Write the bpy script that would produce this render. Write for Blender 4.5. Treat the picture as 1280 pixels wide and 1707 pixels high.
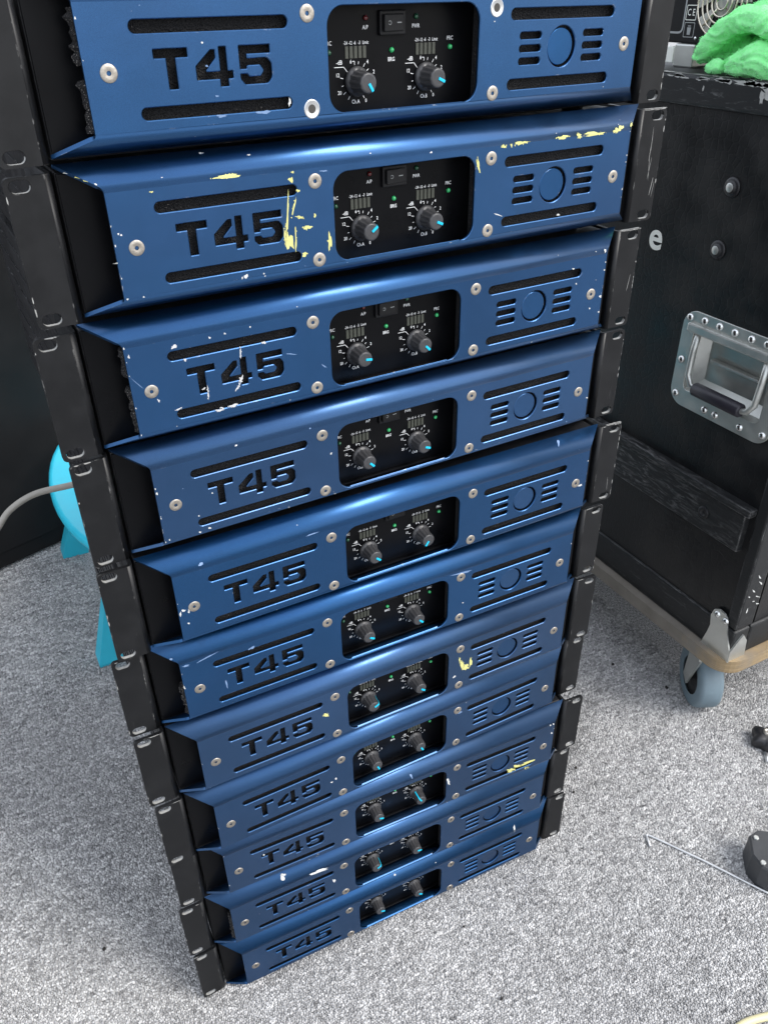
import bpy, bmesh, math, random
from math import sin, cos, pi, radians, hypot, atan2
from mathutils import Vector, Matrix, noise
from mathutils.geometry import tessellate_polygon

for o in list(bpy.data.objects):
    bpy.data.objects.remove(o)
scene = bpy.context.scene
COL = scene.collection
MM = 0.001

# ------------------------------------------------------------------ camera
cam_d = bpy.data.cameras.new('camera')
cam = bpy.data.objects.new('camera', cam_d)
COL.objects.link(cam)
cam_d.sensor_fit = 'VERTICAL'
cam_d.sensor_height = 24.0
cam_d.lens = 1349.66 / 1707.0 * 24.0
cam_d.clip_start = 0.02
cam_d.clip_end = 200.0
_r = Vector((0.8833161648, -0.4685696644, -0.0139650482))
_u = Vector((0.2665594765, 0.4775487219, 0.8371936835))
_f = Vector((0.3856145724, 0.7432292297, -0.5467281900))
cam.matrix_world = Matrix(((_r.x, _u.x, -_f.x, -0.2691117), (_r.y, _u.y, -_f.y, -0.5030099),
                           (_r.z, _u.z, -_f.z, 0.9584589), (0, 0, 0, 1)))
scene.camera = cam

# ------------------------------------------------------------------ light
SUN_EL = radians(49)
SUN_AZ = radians(50)         # bright patch of the overcast sky: high, to the right and a little in front of the stack
travel = Vector((-cos(SUN_EL) * cos(SUN_AZ), cos(SUN_EL) * sin(SUN_AZ), -sin(SUN_EL))).normalized()
world = bpy.data.worlds.new('World')
scene.world = world
world.use_nodes = True
wn = world.node_tree
wn.nodes.clear()
sky = wn.nodes.new('ShaderNodeTexSky')
sky.sky_type = 'NISHITA'
sky.sun_disc = False
sky.sun_elevation = SUN_EL
sky.sun_rotation = atan2(-travel.x, -travel.y) % (2 * pi)
sky.altitude = 50
sky.air_density = 1.0
sky.dust_density = 3.0
sky.ozone_density = 1.0
bg = wn.nodes.new('ShaderNodeBackground')
bg.inputs['Strength'].default_value = 0.135
wo = wn.nodes.new('ShaderNodeOutputWorld')
veil = wn.nodes.new('ShaderNodeMix')          # thin even overcast over the whole sky
veil.data_type = 'RGBA'
veil.inputs[0].default_value = 0.5
veil.inputs[7].default_value = (9.0, 9.3, 9.8, 1)
wn.links.new(sky.outputs[0], veil.inputs[6])
wn.links.new(veil.outputs[2], bg.inputs[0])
wn.links.new(bg.outputs[0], wo.inputs[0])
sd = bpy.data.lights.new('sun', 'SUN')
sd.energy = 1.5
sd.angle = radians(27)
sd.color = (1.0, 0.985, 0.95)
sun = bpy.data.objects.new('sun', sd)
COL.objects.link(sun)
sun.location = (-2, 0, 3)
sun.rotation_euler = travel.to_track_quat('-Z', 'Y').to_euler()
scene.view_settings.view_transform = 'Standard'
scene.view_settings.look = 'None'
scene.view_settings.exposure = 0.80
scene.view_settings.gamma = 1.0

# ------------------------------------------------------------------ node helpers
def mat(name):
    m = bpy.data.materials.new(name)
    m.use_nodes = True
    nt = m.node_tree
    return m, nt, nt.nodes['Principled BSDF']

def nd(nt, typ, **kw):
    n = nt.nodes.new(typ)
    for k, v in kw.items():
        if k in n.inputs:
            n.inputs[k].default_value = v
        else:
            setattr(n, k, v)
    return n

def ramp(nt, src, a, b, ca=(0, 0, 0, 1), cb=(1, 1, 1, 1)):
    r = nt.nodes.new('ShaderNodeValToRGB')
    r.color_ramp.elements[0].position = a
    r.color_ramp.elements[1].position = b
    r.color_ramp.elements[0].color = ca
    r.color_ramp.elements[1].color = cb
    nt.links.new(src, r.inputs[0])
    return r.outputs[0]

def coords(nt, scale=(1, 1, 1), rand=True):
    tc = nt.nodes.new('ShaderNodeTexCoord')
    mp = nt.nodes.new('ShaderNodeMapping')
    mp.inputs['Scale'].default_value = scale
    nt.links.new(tc.outputs['Object'], mp.inputs['Vector'])
    if rand:
        oi = nt.nodes.new('ShaderNodeObjectInfo')
        ml = nt.nodes.new('ShaderNodeVectorMath'); ml.operation = 'SCALE'
        cx = nt.nodes.new('ShaderNodeCombineXYZ')
        for k in range(3):
            nt.links.new(oi.outputs['Random'], cx.inputs[k])
        nt.links.new(cx.outputs[0], ml.inputs[0]); ml.inputs['Scale'].default_value = 37.0
        nt.links.new(ml.outputs[0], mp.inputs['Location'])
    return mp.outputs[0]

def noise_tex(nt, vec, scale, detail=3, rough=0.5, dist=0.0):
    n = nt.nodes.new('ShaderNodeTexNoise')
    n.inputs['Scale'].default_value = scale
    n.inputs['Detail'].default_value = detail
    n.inputs['Roughness'].default_value = rough
    n.inputs['Distortion'].default_value = dist
    nt.links.new(vec, n.inputs['Vector'])
    return n.outputs['Fac']

def math_n(nt, op, a, b=None, c=None):
    n = nt.nodes.new('ShaderNodeMath'); n.operation = op
    for k, v in enumerate((a, b, c)):
        if v is None: continue
        if isinstance(v, (int, float)): n.inputs[k].default_value = v
        else: nt.links.new(v, n.inputs[k])
    return n.outputs[0]

def mix_c(nt, fac, a, b):
    n = nt.nodes.new('ShaderNodeMix'); n.data_type = 'RGBA'
    if isinstance(fac, (int, float)): n.inputs[0].default_value = fac
    else: nt.links.new(fac, n.inputs[0])
    for k, v in ((6, a), (7, b)):
        if isinstance(v, tuple): n.inputs[k].default_value = v if len(v) == 4 else v + (1,)
        else: nt.links.new(v, n.inputs[k])
    return n.outputs[2]

def bump(nt, bsdf, h, strength, dist=0.001):
    b = nt.nodes.new('ShaderNodeBump')
    b.inputs['Strength'].default_value = strength
    b.inputs['Distance'].default_value = dist
    nt.links.new(h, b.inputs['Height'])
    nt.links.new(b.outputs[0], bsdf.inputs['Normal'])

def edge_mask(nt, radius, vec, nscale, lo, hi):
    """worn-edge mask: rounded normal against true normal, broken up by noise"""
    bv = nt.nodes.new('ShaderNodeBevel'); bv.samples = 4
    bv.inputs['Radius'].default_value = radius
    ge = nt.nodes.new('ShaderNodeNewGeometry')
    dt = nt.nodes.new('ShaderNodeVectorMath'); dt.operation = 'DOT_PRODUCT'
    nt.links.new(bv.outputs[0], dt.inputs[0])
    nt.links.new(ge.outputs['Normal'], dt.inputs[1])
    e = math_n(nt, 'SUBTRACT', 1.0, dt.outputs['Value'])
    n = noise_tex(nt, vec, nscale, 4, 0.6)
    e = math_n(nt, 'MULTIPLY', e, 2.2)
    s = math_n(nt, 'MULTIPLY', ramp(nt, n, lo, hi), ramp(nt, e, 0.12, 0.4))
    return s

def plain(name, col, rough=0.5, metal=0.0, spec=0.5, bumps=None, var=0.0, vscale=200):
    m, nt, b = mat(name)
    b.inputs['Base Color'].default_value = col + (1,)
    b.inputs['Roughness'].default_value = rough
    b.inputs['Metallic'].default_value = metal
    b.inputs['Specular IOR Level'].default_value = spec
    v = coords(nt)
    if var:
        f = noise_tex(nt, v, vscale, 4, 0.6)
        lo = tuple(c * (1 - var) for c in col); hi = tuple(min(1, c * (1 + var)) for c in col)
        nt.links.new(mix_c(nt, f, lo, hi), b.inputs['Base Color'])
        nt.links.new(ramp(nt, f, 0.2, 0.8, (max(0, rough - .12),) * 3 + (1,), (min(1, rough + .12),) * 3 + (1,)), b.inputs['Roughness'])
    if bumps:
        bump(nt, b, noise_tex(nt, v, bumps[0], 3), bumps[1], bumps[2] if len(bumps) > 2 else 0.0004)
    return m

# ------------------------------------------------------------------ materials
def m_blue():
    m, nt, b = mat('blue metallic paint')
    v = coords(nt)
    fl = noise_tex(nt, v, 5200, 1)
    base = mix_c(nt, ramp(nt, fl, 0.35, 0.7), (0.010, 0.063, 0.176), (0.023, 0.108, 0.268))
    big = noise_tex(nt, v, 16, 3)
    base = mix_c(nt, ramp(nt, big, 0.4, 0.8, (0, 0, 0, 1), (.25,) * 3 + (1,)), base, (0.035, 0.10, 0.26))
    # hairline scuffs
    vs = coords(nt, (9, 40, 260))
    sc = ramp(nt, noise_tex(nt, vs, 3.1, 5, 0.65, 0.6), 0.72, 0.78)
    patch = ramp(nt, noise_tex(nt, v, 30, 2), 0.5, 0.62)
    sc = math_n(nt, 'MULTIPLY', math_n(nt, 'MULTIPLY', sc, patch), 0.35)
    base = mix_c(nt, sc, base, (0.22, 0.32, 0.45))
    grease = ramp(nt, noise_tex(nt, coords(nt, (1, 1, 1.6)), 38, 6, 0.7, 0.8), 0.55, 0.72)
    # tiny chips of bare metal
    ch = ramp(nt, noise_tex(nt, v, 330, 2, 0.5), 0.80, 0.82)
    pz = ramp(nt, noise_tex(nt, v, 22, 2), 0.5, 0.6)
    ch = math_n(nt, 'MULTIPLY', ch, pz)
    em = edge_mask(nt, 0.0011, v, 150, 0.62, 0.72)
    chip = math_n(nt, 'MAXIMUM', ch, em)
    base = mix_c(nt, chip, base, (0.62, 0.64, 0.66))
    oi = nt.nodes.new('ShaderNodeObjectInfo')           # every unit has faded a little differently
    hs = nt.nodes.new('ShaderNodeHueSaturation')
    nt.links.new(ramp(nt, oi.outputs['Random'], 0, 1, (.92,) * 3 + (1,), (1.06,) * 3 + (1,)), hs.inputs['Saturation'])
    nt.links.new(ramp(nt, noise_tex(nt, v, 7, 3), .3, .7, (.86,) * 3 + (1,), (1.12,) * 3 + (1,)), hs.inputs['Value'])
    nt.links.new(base, hs.inputs['Color']); base = hs.outputs[0]
    nt.links.new(base, b.inputs['Base Color'])
    nt.links.new(math_n(nt, 'SUBTRACT', 0.90, math_n(nt, 'MULTIPLY', chip, 0.5)), b.inputs['Metallic'])
    ro = math_n(nt, 'ADD', ramp(nt, noise_tex(nt, v, 60, 4), 0.25, 0.75, (0.29,) * 3 + (1,), (0.38,) * 3 + (1,)), math_n(nt, 'MULTIPLY', grease, 0.13))
    nt.links.new(ro, b.inputs['Roughness'])
    b.inputs['Coat Weight'].default_value = 0.5
    b.inputs['Coat Roughness'].default_value = 0.24
    bump(nt, b, noise_tex(nt, v, 900, 2), 0.05, 0.0003)
    return m

def m_black(name, col, rough, wear, scratch):
    m, nt, b = mat(name)
    v = coords(nt)
    dust = noise_tex(nt, v, 45, 4, 0.6)
    base = mix_c(nt, ramp(nt, dust, 0.45, 0.85, (0, 0, 0, 1), (.5,) * 3 + (1,)), col, tuple(c * 2.2 + .006 for c in col))
    vs = coords(nt, (60, 60, 8))
    sc = ramp(nt, noise_tex(nt, vs, 3.0, 6, 0.7, 0.8), 0.64, 0.76)
    patch = ramp(nt, noise_tex(nt, v, 24, 2), 0.5, 0.66)
    sc = math_n(nt, 'MULTIPLY', math_n(nt, 'MULTIPLY', sc, patch), scratch)
    base = mix_c(nt, sc, base, (0.28, 0.28, 0.28))
    b.inputs['Specular IOR Level'].default_value = 0.32
    em = edge_mask(nt, 0.0011, v, 120, 0.62 - wear, 0.76 - wear)
    base = mix_c(nt, em, base, (0.34, 0.34, 0.33))
    nt.links.new(base, b.inputs['Base Color'])
    nt.links.new(ramp(nt, dust, 0.3, 0.7, (rough - .08,) * 3 + (1,), (rough + .1,) * 3 + (1,)), b.inputs['Roughness'])
    bump(nt, b, noise_tex(nt, v, 1500, 2), 0.12, 0.0002)
    return m

def m_foam(a=0.66, b_=0.72, c=0.48, d=0.66, col=(0.24, 0.22, 0.20)):
    m, nt, b = mat('open-cell foam')
    v = coords(nt)
    vo = nt.nodes.new('ShaderNodeTexVoronoi'); vo.inputs['Scale'].default_value = 900
    nt.links.new(v, vo.inputs['Vector'])
    n = noise_tex(nt, v, 1300, 2)
    sp = math_n(nt, 'MULTIPLY', ramp(nt, n, a, b_), ramp(nt, noise_tex(nt, v, 60, 3), c, d))
    nt.links.new(mix_c(nt, sp, (0.004, 0.004, 0.005), col), b.inputs['Base Color'])
    b.inputs['Roughness'].default_value = 0.85
    bump(nt, b, vo.outputs['Distance'], 1.0, 0.0012)
    return m

def scuffs(nt, v, src):
    # old scuff lines and grime trodden into the pile
    sp = nt.nodes.new('ShaderNodeSeparateXYZ'); nt.links.new(v, sp.inputs[0])
    wob = math_n(nt, 'MULTIPLY', math_n(nt, 'SUBTRACT', noise_tex(nt, v, 14, 4, 0.6), 0.5), 0.05)
    marks = None
    for (ax, ay, bx_, by_, w) in ((.27, .012, .60, .090, .007), (.30, .06, .50, .20, .02), (.12, -.20, .30, -.15, .006)):
        L = hypot(bx_ - ax, by_ - ay); ux, uy = (bx_ - ax) / L, (by_ - ay) / L
        dx = math_n(nt, 'SUBTRACT', sp.outputs[0], ax); dy = math_n(nt, 'SUBTRACT', sp.outputs[1], ay)
        t_ = math_n(nt, 'ADD', math_n(nt, 'MULTIPLY', dx, ux), math_n(nt, 'MULTIPLY', dy, uy))
        q_ = math_n(nt, 'ABSOLUTE', math_n(nt, 'ADD', math_n(nt, 'SUBTRACT', math_n(nt, 'MULTIPLY', dx, -uy), math_n(nt, 'MULTIPLY', dy, -ux)), wob))
        m_ = ramp(nt, math_n(nt, 'DIVIDE', q_, w), 0.0, 1.0, (1, 1, 1, 1), (0, 0, 0, 1))
        e_ = ramp(nt, math_n(nt, 'DIVIDE', math_n(nt, 'ABSOLUTE', math_n(nt, 'SUBTRACT', t_, L / 2)), L / 2), 0.6, 1.0, (1, 1, 1, 1), (0, 0, 0, 1))
        m_ = math_n(nt, 'MULTIPLY', m_, e_)
        marks = m_ if marks is None else math_n(nt, 'MAXIMUM', marks, m_)
    marks = math_n(nt, 'MULTIPLY', marks, ramp(nt, noise_tex(nt, v, 60, 4, 0.7), 0.40, 0.62))
    return mix_c(nt, math_n(nt, 'MULTIPLY', marks, 0.5), src, (0.05, 0.05, 0.05))

def m_carpet():
    m, nt, b = mat('grey loop-pile carpet')
    v = coords(nt, rand=False)
    n1 = noise_tex(nt, v, 400, 4, 0.8)
    vx = coords(nt, (230, 880, 400), rand=False)
    n2 = noise_tex(nt, vx, 1.0, 2, 0.6, 0.4)
    vy = coords(nt, (820, 250, 400), rand=False)
    n3 = noise_tex(nt, vy, 1.0, 2, 0.6, 0.4)
    big = noise_tex(nt, v, 5, 3)
    side = ramp(nt, big, 0.42, 0.58)
    st = nt.nodes.new('ShaderNodeMix'); st.data_type = 'FLOAT'
    nt.links.new(side, st.inputs[0]); nt.links.new(n2, st.inputs[2]); nt.links.new(n3, st.inputs[3])
    f = math_n(nt, 'ADD', math_n(nt, 'MULTIPLY', n1, 0.45), math_n(nt, 'MULTIPLY', st.outputs[0], 0.55))
    r = nt.nodes.new('ShaderNodeValToRGB')
    r.color_ramp.elements[0].position = 0.405; r.color_ramp.elements[0].color = (0.082, 0.081, 0.080, 1)
    r.color_ramp.elements[1].position = 0.575; r.color_ramp.elements[1].color = (0.63, 0.625, 0.612, 1)
    e = r.color_ramp.elements.new(0.49); e.color = (0.30, 0.30, 0.302, 1)
    nt.links.new(f, r.inputs[0])
    dirt = ramp(nt, noise_tex(nt, v, 3.2, 4, 0.6), 0.36, 0.68, (0.74, 0.74, 0.74, 1), (1, 1, 1, 1))
    mu = nt.nodes.new('ShaderNodeMix'); mu.data_type = 'RGBA'; mu.blend_type = 'MULTIPLY'; mu.inputs[0].default_value = 1
    nt.links.new(r.outputs[0], mu.inputs[6]); nt.links.new(dirt, mu.inputs[7])
    col = scuffs(nt, v, mu.outputs[2])
    nt.links.new(col, b.inputs['Base Color'])
    b.inputs['Roughness'].default_value = 1.0
    b.inputs['Specular IOR Level'].default_value = 0.1
    b.inputs['Sheen Weight'].default_value = 0.15
    bump(nt, b, f, 0.7, 0.003)
    return m

def m_yarn():
    m, nt, b = mat('heathered grey yarn')
    at = nt.nodes.new('ShaderNodeAttribute'); at.attribute_name = 'tone'
    v = coords(nt, rand=False)
    r = nt.nodes.new('ShaderNodeValToRGB')
    r.color_ramp.elements[0].position = 0.12; r.color_ramp.elements[0].color = (0.15, 0.15, 0.152, 1)
    r.color_ramp.elements[1].position = 0.88; r.color_ramp.elements[1].color = (0.80, 0.795, 0.785, 1)
    e = r.color_ramp.elements.new(0.5); e.color = (0.43, 0.428, 0.425, 1)
    nt.links.new(at.outputs['Fac'], r.inputs[0])
    dirt = ramp(nt, noise_tex(nt, v, 3.2, 4, 0.6), 0.36, 0.68, (0.80, 0.80, 0.80, 1), (1, 1, 1, 1))
    mu = nt.nodes.new('ShaderNodeMix'); mu.data_type = 'RGBA'; mu.blend_type = 'MULTIPLY'; mu.inputs[0].default_value = 1
    nt.links.new(r.outputs[0], mu.inputs[6]); nt.links.new(dirt, mu.inputs[7])
    col = scuffs(nt, v, mu.outputs[2])
    nt.links.new(col, b.inputs['Base Color'])
    b.inputs['Roughness'].default_value = 0.9
    b.inputs['Specular IOR Level'].default_value = 0.15
    return m

def m_phenolic():
    m, nt, b = mat('black hexagon-textured board')
    v = coords(nt, rand=False)
    sx = nt.nodes.new('ShaderNodeSeparateXYZ'); nt.links.new(v, sx.inputs[0])
    cx = nt.nodes.new('ShaderNodeCombineXYZ')
    nt.links.new(math_n(nt, 'ADD', sx.outputs[0], sx.outputs[1]), cx.inputs[0]); nt.links.new(sx.outputs[2], cx.inputs[1])
    vo = nt.nodes.new('ShaderNodeTexVoronoi'); vo.voronoi_dimensions = '2D'; vo.feature = 'DISTANCE_TO_EDGE'
    vo.inputs['Scale'].default_value = 95; vo.inputs['Randomness'].default_value = 0.75
    nt.links.new(cx.outputs[0], vo.inputs['Vector'])
    d = ramp(nt, vo.outputs['Distance'], 0.02, 0.12)
    dust = ramp(nt, noise_tex(nt, v, 9, 5, 0.65), 0.45, 0.8)
    base = mix_c(nt, dust, (0.0045, 0.0048, 0.0055), (0.024, 0.0225, 0.021))
    nt.links.new(base, b.inputs['Base Color'])
    nt.links.new(ramp(nt, noise_tex(nt, v, 18, 4), 0.3, 0.7, (0.34,) * 3 + (1,), (0.55,) * 3 + (1,)), b.inputs['Roughness'])
    bump(nt, b, d, 0.14, 0.0006)
    return m

def m_trim(name='scuffed black painted edging', lo=0.42, hi=0.62, amt=0.85):
    m, nt, b = mat(name)
    v = coords(nt, rand=False)
    vs = coords(nt, (40, 11, 60), rand=False)
    sc = ramp(nt, noise_tex(nt, vs, 3.0, 7, 0.75, 1.2), 0.56 - (amt - .85), 0.72 - (amt - .85))
    patch = ramp(nt, noise_tex(nt, v, 7, 3), lo, hi)
    base = mix_c(nt, math_n(nt, 'MULTIPLY', math_n(nt, 'MULTIPLY', sc, patch), amt), (0.009, 0.010, 0.011), (0.15, 0.15, 0.15))
    em = edge_mask(nt, 0.003, v, 40, 0.44, 0.62)
    base = mix_c(nt, em, base, (0.36, 0.36, 0.35))
    nt.links.new(base, b.inputs['Base Color'])
    b.inputs['Roughness'].default_value = 0.5
    bump(nt, b, noise_tex(nt, vs, 4, 5), 0.25, 0.001)
    return m

def m_metal(name, col, rough, vscale=60, bumpy=0.1, var=0.25, metal=1.0):
    m, nt, b = mat(name)
    v = coords(nt)
    n = noise_tex(nt, v, vscale, 5, 0.65)
    nt.links.new(mix_c(nt, n, tuple(c * (1 - var) for c in col), tuple(min(1, c * (1 + var)) for c in col)), b.inputs['Base Color'])
    nt.links.new(ramp(nt, n, 0.25, 0.75, (rough - .1,) * 3 + (1,), (rough + .15,) * 3 + (1,)), b.inputs['Roughness'])
    b.inputs['Metallic'].default_value = metal
    bump(nt, b, noise_tex(nt, v, vscale * 3, 3), bumpy, 0.0005)
    return m

def m_towel():
    m, nt, b = mat('green microfibre')
    v = coords(nt)
    n = noise_tex(nt, v, 700, 3, 0.7)
    n2 = noise_tex(nt, v, 60, 3)
    nt.links.new(mix_c(nt, n, (0.20, 1.0, 0.26), (0.45, 1.0, 0.50)), b.inputs['Base Color'])
    b.inputs['Roughness'].default_value = 0.95
    b.inputs['Sheen Weight'].default_value = 0.6
    b.inputs['Sheen Tint'].default_value = (0.5, 1, 0.6, 1)
    bump(nt, b, math_n(nt, 'ADD', n, n2), 0.4, 0.002)
    return m

M = dict(
    blue=m_blue(),
    ear=m_black('black powder-coated ear', (0.0055, 0.0058, 0.0066), 0.40, 0.05, 0.4),
    steel=m_black('black painted steel', (0.013, 0.013, 0.0145), 0.42, 0.06, 0.7),
    panel=plain('satin black panel', (0.0035, 0.0037, 0.0045), 0.34, spec=0.12, var=0.3, vscale=40),
    foam=m_foam(),
    screw=m_metal('nickel screw', (0.46, 0.42, 0.365), 0.45, 260, 0.3),
    socket=plain('dark socket', (0.05, 0.045, 0.04), 0.6),
    hole=plain('bare countersink', (0.75, 0.75, 0.74), 0.28, 1.0),
    knob=plain('charcoal knob plastic', (0.046, 0.046, 0.049), 0.38, var=0.35, vscale=300, bumps=(900, 0.15)),
    cyan=plain('cyan pointer paint', (0.0, 0.50, 0.74), 0.45),
    ink=plain('white panel ink', (0.86, 0.87, 0.87), 0.6),
    inkdim=plain('grey panel ink', (0.34, 0.35, 0.35), 0.6),
    ledg=plain('unlit green lens', (0.03, 0.42, 0.13), 0.15, spec=0.8),
    ledd=plain('unlit dark green lens', (0.008, 0.07, 0.03), 0.2, spec=0.8),
    ledr=plain('unlit red lens', (0.09, 0.006, 0.006), 0.2, spec=0.8),
    meter=plain('smoked meter lens', (0.060, 0.064, 0.050), 0.35),
    switch=plain('black rocker plastic', (0.006, 0.006, 0.007), 0.45, spec=0.3),
    chip_y=plain('yellow primer', (0.62, 0.60, 0.22), 0.75, var=0.25, vscale=500),
    chip_w=plain('exposed white primer', (0.60, 0.61, 0.59), 0.7, var=0.1, vscale=500),
    chip_m=plain('bare aluminium scratch', (0.66, 0.66, 0.66), 0.5, 0.3, var=0.2, vscale=500),
    chip_g=plain('dusty worn-through paint', (0.42, 0.42, 0.40), 0.8, var=0.35, vscale=300),
    wear=plain('rubbed bare steel', (0.36, 0.36, 0.345), 0.5, 0.2, var=0.35, vscale=400),
    chip_s=plain('pale scuff', (0.16, 0.26, 0.44), 0.6, var=0.3, vscale=500),
    rubber=plain('black rubber', (0.015, 0.015, 0.015), 0.7),
    carpet=m_carpet(),
    yarn=m_yarn(),
    board=m_phenolic(),
    trim=m_trim(),
    trimworn=m_trim('heavily rubbed black edging', 0.3, 0.55, 0.92),
    foamdust=m_foam(0.60, 0.66, 0.3, 0.5, (0.26, 0.24, 0.22)),
    zinc=m_metal('zinc plated steel', (0.60, 0.61, 0.58), 0.40, 35, 0.15, 0.22, 0.85),
    rivet=m_metal('bright rivet', (0.78, 0.79, 0.78), 0.24, 90, 0.05, 0.1),
    coil=m_metal('warm chromed wire', (0.74, 0.68, 0.56), 0.25, 90, 0.05, 0.1),
    grip=plain('dark rubber grip', (0.022, 0.020, 0.028), 0.42, var=0.3, vscale=80),
    wheel=plain('blue grey castor rubber', (0.15, 0.205, 0.24), 0.55, var=0.2, vscale=60),
    towel=m_towel(),
    white=plain('white lettering', (0.86, 0.87, 0.80), 0.6, var=0.08, vscale=90),
    cyanplastic=plain('cyan moulded plastic', (0.03, 0.50, 0.66), 0.45, var=0.16, vscale=18, bumps=(40, 0.15, 0.001)),
    cable=plain('grey cable jacket', (0.34, 0.32, 0.28), 0.55, var=0.15, vscale=80),
    cream=plain('cream cable jacket', (0.66, 0.60, 0.36), 0.5, var=0.1, vscale=60),
    rod=m_metal('steel rod', (0.62, 0.63, 0.64), 0.5, 80, 0.1),
    blackplastic=plain('scuffed black plastic', (0.016, 0.016, 0.018), 0.4, var=0.4, vscale=60, bumps=(400, 0.15)),
    greyplastic=plain('worn dark grey plastic', (0.040, 0.042, 0.045), 0.5, var=0.35, vscale=40, bumps=(300, 0.15)),
    bodyblack=plain('dull black casing', (0.011, 0.011, 0.0115), 0.55, spec=0.22, var=0.35, vscale=12, bumps=(60, 0.1, 0.001)),
    brass=m_metal('steel core', (0.55, 0.52, 0.47), 0.4, 200, 0.05),
    crumb=plain('dark crumb', (0.02, 0.018, 0.016), 0.9),
)

def m_ply():
    m, nt, b = mat('bare plywood edge')
    v = coords(nt, (8, 8, 260), rand=False)
    n = noise_tex(nt, v, 2.2, 5, 0.6)
    v2 = coords(nt, (1, 1, 1), rand=False)
    dirt = ramp(nt, noise_tex(nt, v2, 14, 4, 0.6), 0.42, 0.62)
    base = mix_c(nt, n, (0.12, 0.075, 0.035), (0.52, 0.38, 0.20))
    sxy = nt.nodes.new('ShaderNodeSeparateXYZ'); nt.links.new(v2, sxy.inputs[0])
    far = ramp(nt, math_n(nt, 'ADD', sxy.outputs[1], math_n(nt, 'MULTIPLY', noise_tex(nt, v2, 30, 4, 0.6), 0.12)), 0.05, 0.13)
    dirt = math_n(nt, 'MAXIMUM', math_n(nt, 'MULTIPLY', dirt, 0.7), far)
    grime = mix_c(nt, noise_tex(nt, v2, 25, 4, 0.6), (0.10, 0.092, 0.082), (0.24, 0.225, 0.20))
    base = mix_c(nt, math_n(nt, 'MULTIPLY', dirt, 0.92), base, grime)
    nt.links.new(base, b.inputs['Base Color'])
    b.inputs['Roughness'].default_value = 0.8
    bump(nt, b, n, 0.5, 0.001)
    return m
M['ply'] = m_ply()

# ------------------------------------------------------------------ mesh helpers (all lengths in mm)
class MB:
    def __init__(s):
        s.v = []; s.f = []; s.sm = []
    def add(s, vs, fs, smooth=False, T=None):
        b = len(s.v)
        for p in vs:
            p = Vector(p)
            if T is not None: p = T @ p
            s.v.append(p)
        for f in fs:
            s.f.append([i + b for i in f]); s.sm.append(smooth)
        return s
    def box(s, x0, x1, y0, y1, z0, z1, ch=0.0, T=None):
        bm = bmesh.new()
        bmesh.ops.create_cube(bm, size=1.0)
        for v in bm.verts:
            v.co = Vector(((x0 + x1) / 2 + v.co.x * (x1 - x0), (y0 + y1) / 2 + v.co.y * (y1 - y0), (z0 + z1) / 2 + v.co.z * (z1 - z0)))
        if ch:
            bmesh.ops.bevel(bm, geom=bm.edges[:], offset=ch, segments=2, affect='EDGES', profile=0.5)
        bm.verts.index_update()
        s.add([v.co.copy() for v in bm.verts], [[v.index for v in f.verts] for f in bm.faces], False, T)
        bm.free()
        return s
    def lathe(s, prof, n=24, T=None, mod=None, smooth=True, capa=True, capb=True):
        """prof: list of (r, h) along +Z"""
        vs = []; fs = []
        for k, (r, h) in enumerate(prof):
            for j in range(n):
                a = 2 * pi * j / n
                rr = r * (mod(k, j) if mod else 1)
                vs.append((rr * cos(a), rr * sin(a), h))
        for k in range(len(prof) - 1):
            for j in range(n):
                j2 = (j + 1) % n
                fs.append([k * n + j, k * n + j2, (k + 1) * n + j2, (k + 1) * n + j])
        s.add(vs, fs, smooth, T)
        if capa: s.add(vs[:n], [list(range(n))[::-1]], False, T)
        if capb: s.add(vs[-n:], [list(range(n))], False, T)
        return s
    def tube(s, pts, r, n=10, caps=True):
        pts = [Vector(p) for p in pts]
        rs = r if isinstance(r, (list, tuple)) else [r] * len(pts)
        vs = []; fs = []
        up = Vector((0, 0, 1)); prev = None
        for k, p in enumerate(pts):
            t = (pts[min(k + 1, len(pts) - 1)] - pts[max(k - 1, 0)]).normalized()
            a = prev if prev is not None else (up if abs(t.z) < 0.95 else Vector((1, 0, 0)))
            x = (a - t * a.dot(t)).normalized(); prev = x
            y = t.cross(x)
            for j in range(n):
                q = 2 * pi * j / n
                vs.append(p + (x * cos(q) + y * sin(q)) * rs[k])
        for k in range(len(pts) - 1):
            for j in range(n):
                j2 = (j + 1) % n
                fs.append([k * n + j, k * n + j2, (k + 1) * n + j2, (k + 1) * n + j])
        s.add(vs, fs, True)
        if caps:
            s.add(vs[:n], [list(range(n))[::-1]]); s.add(vs[-n:], [list(range(n))])
        return s
    def mesh(s, name, m, T=None):
        me = bpy.data.meshes.new(name)
        me.from_pydata([tuple((p if T is None else T @ p) * MM) for p in s.v], [], s.f)
        me.polygons.foreach_set('use_smooth', s.sm)
        for mm_ in (m if isinstance(m, list) else [m]):
            me.materials.append(M[mm_])
        me.validate(); me.update()
        return me
    def obj(s, name, m, parent=None, loc=(0, 0, 0), rot=(0, 0, 0), fixn=True):
        me = s.mesh(name, m)
        if fixn:
            bm = bmesh.new(); bm.from_mesh(me)
            bmesh.ops.remove_doubles(bm, verts=bm.verts, dist=1e-7)
            bmesh.ops.recalc_face_normals(bm, faces=bm.faces)
            bm.to_mesh(me); bm.free()
        return link(name, me, parent, loc, rot)

def link(name, data, parent=None, loc=(0, 0, 0), rot=(0, 0, 0)):
    o = bpy.data.objects.new(name, data)
    COL.objects.link(o)
    o.location = Vector(loc) * MM
    o.rotation_euler = rot
    if parent is not None: o.parent = parent
    return o

def tag(o, label=None, cat=None, group=None, kind=None):
    if label: o['label'] = label
    if cat: o['category'] = cat
    if group: o['group'] = group
    if kind: o['kind'] = kind
    return o

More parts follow.
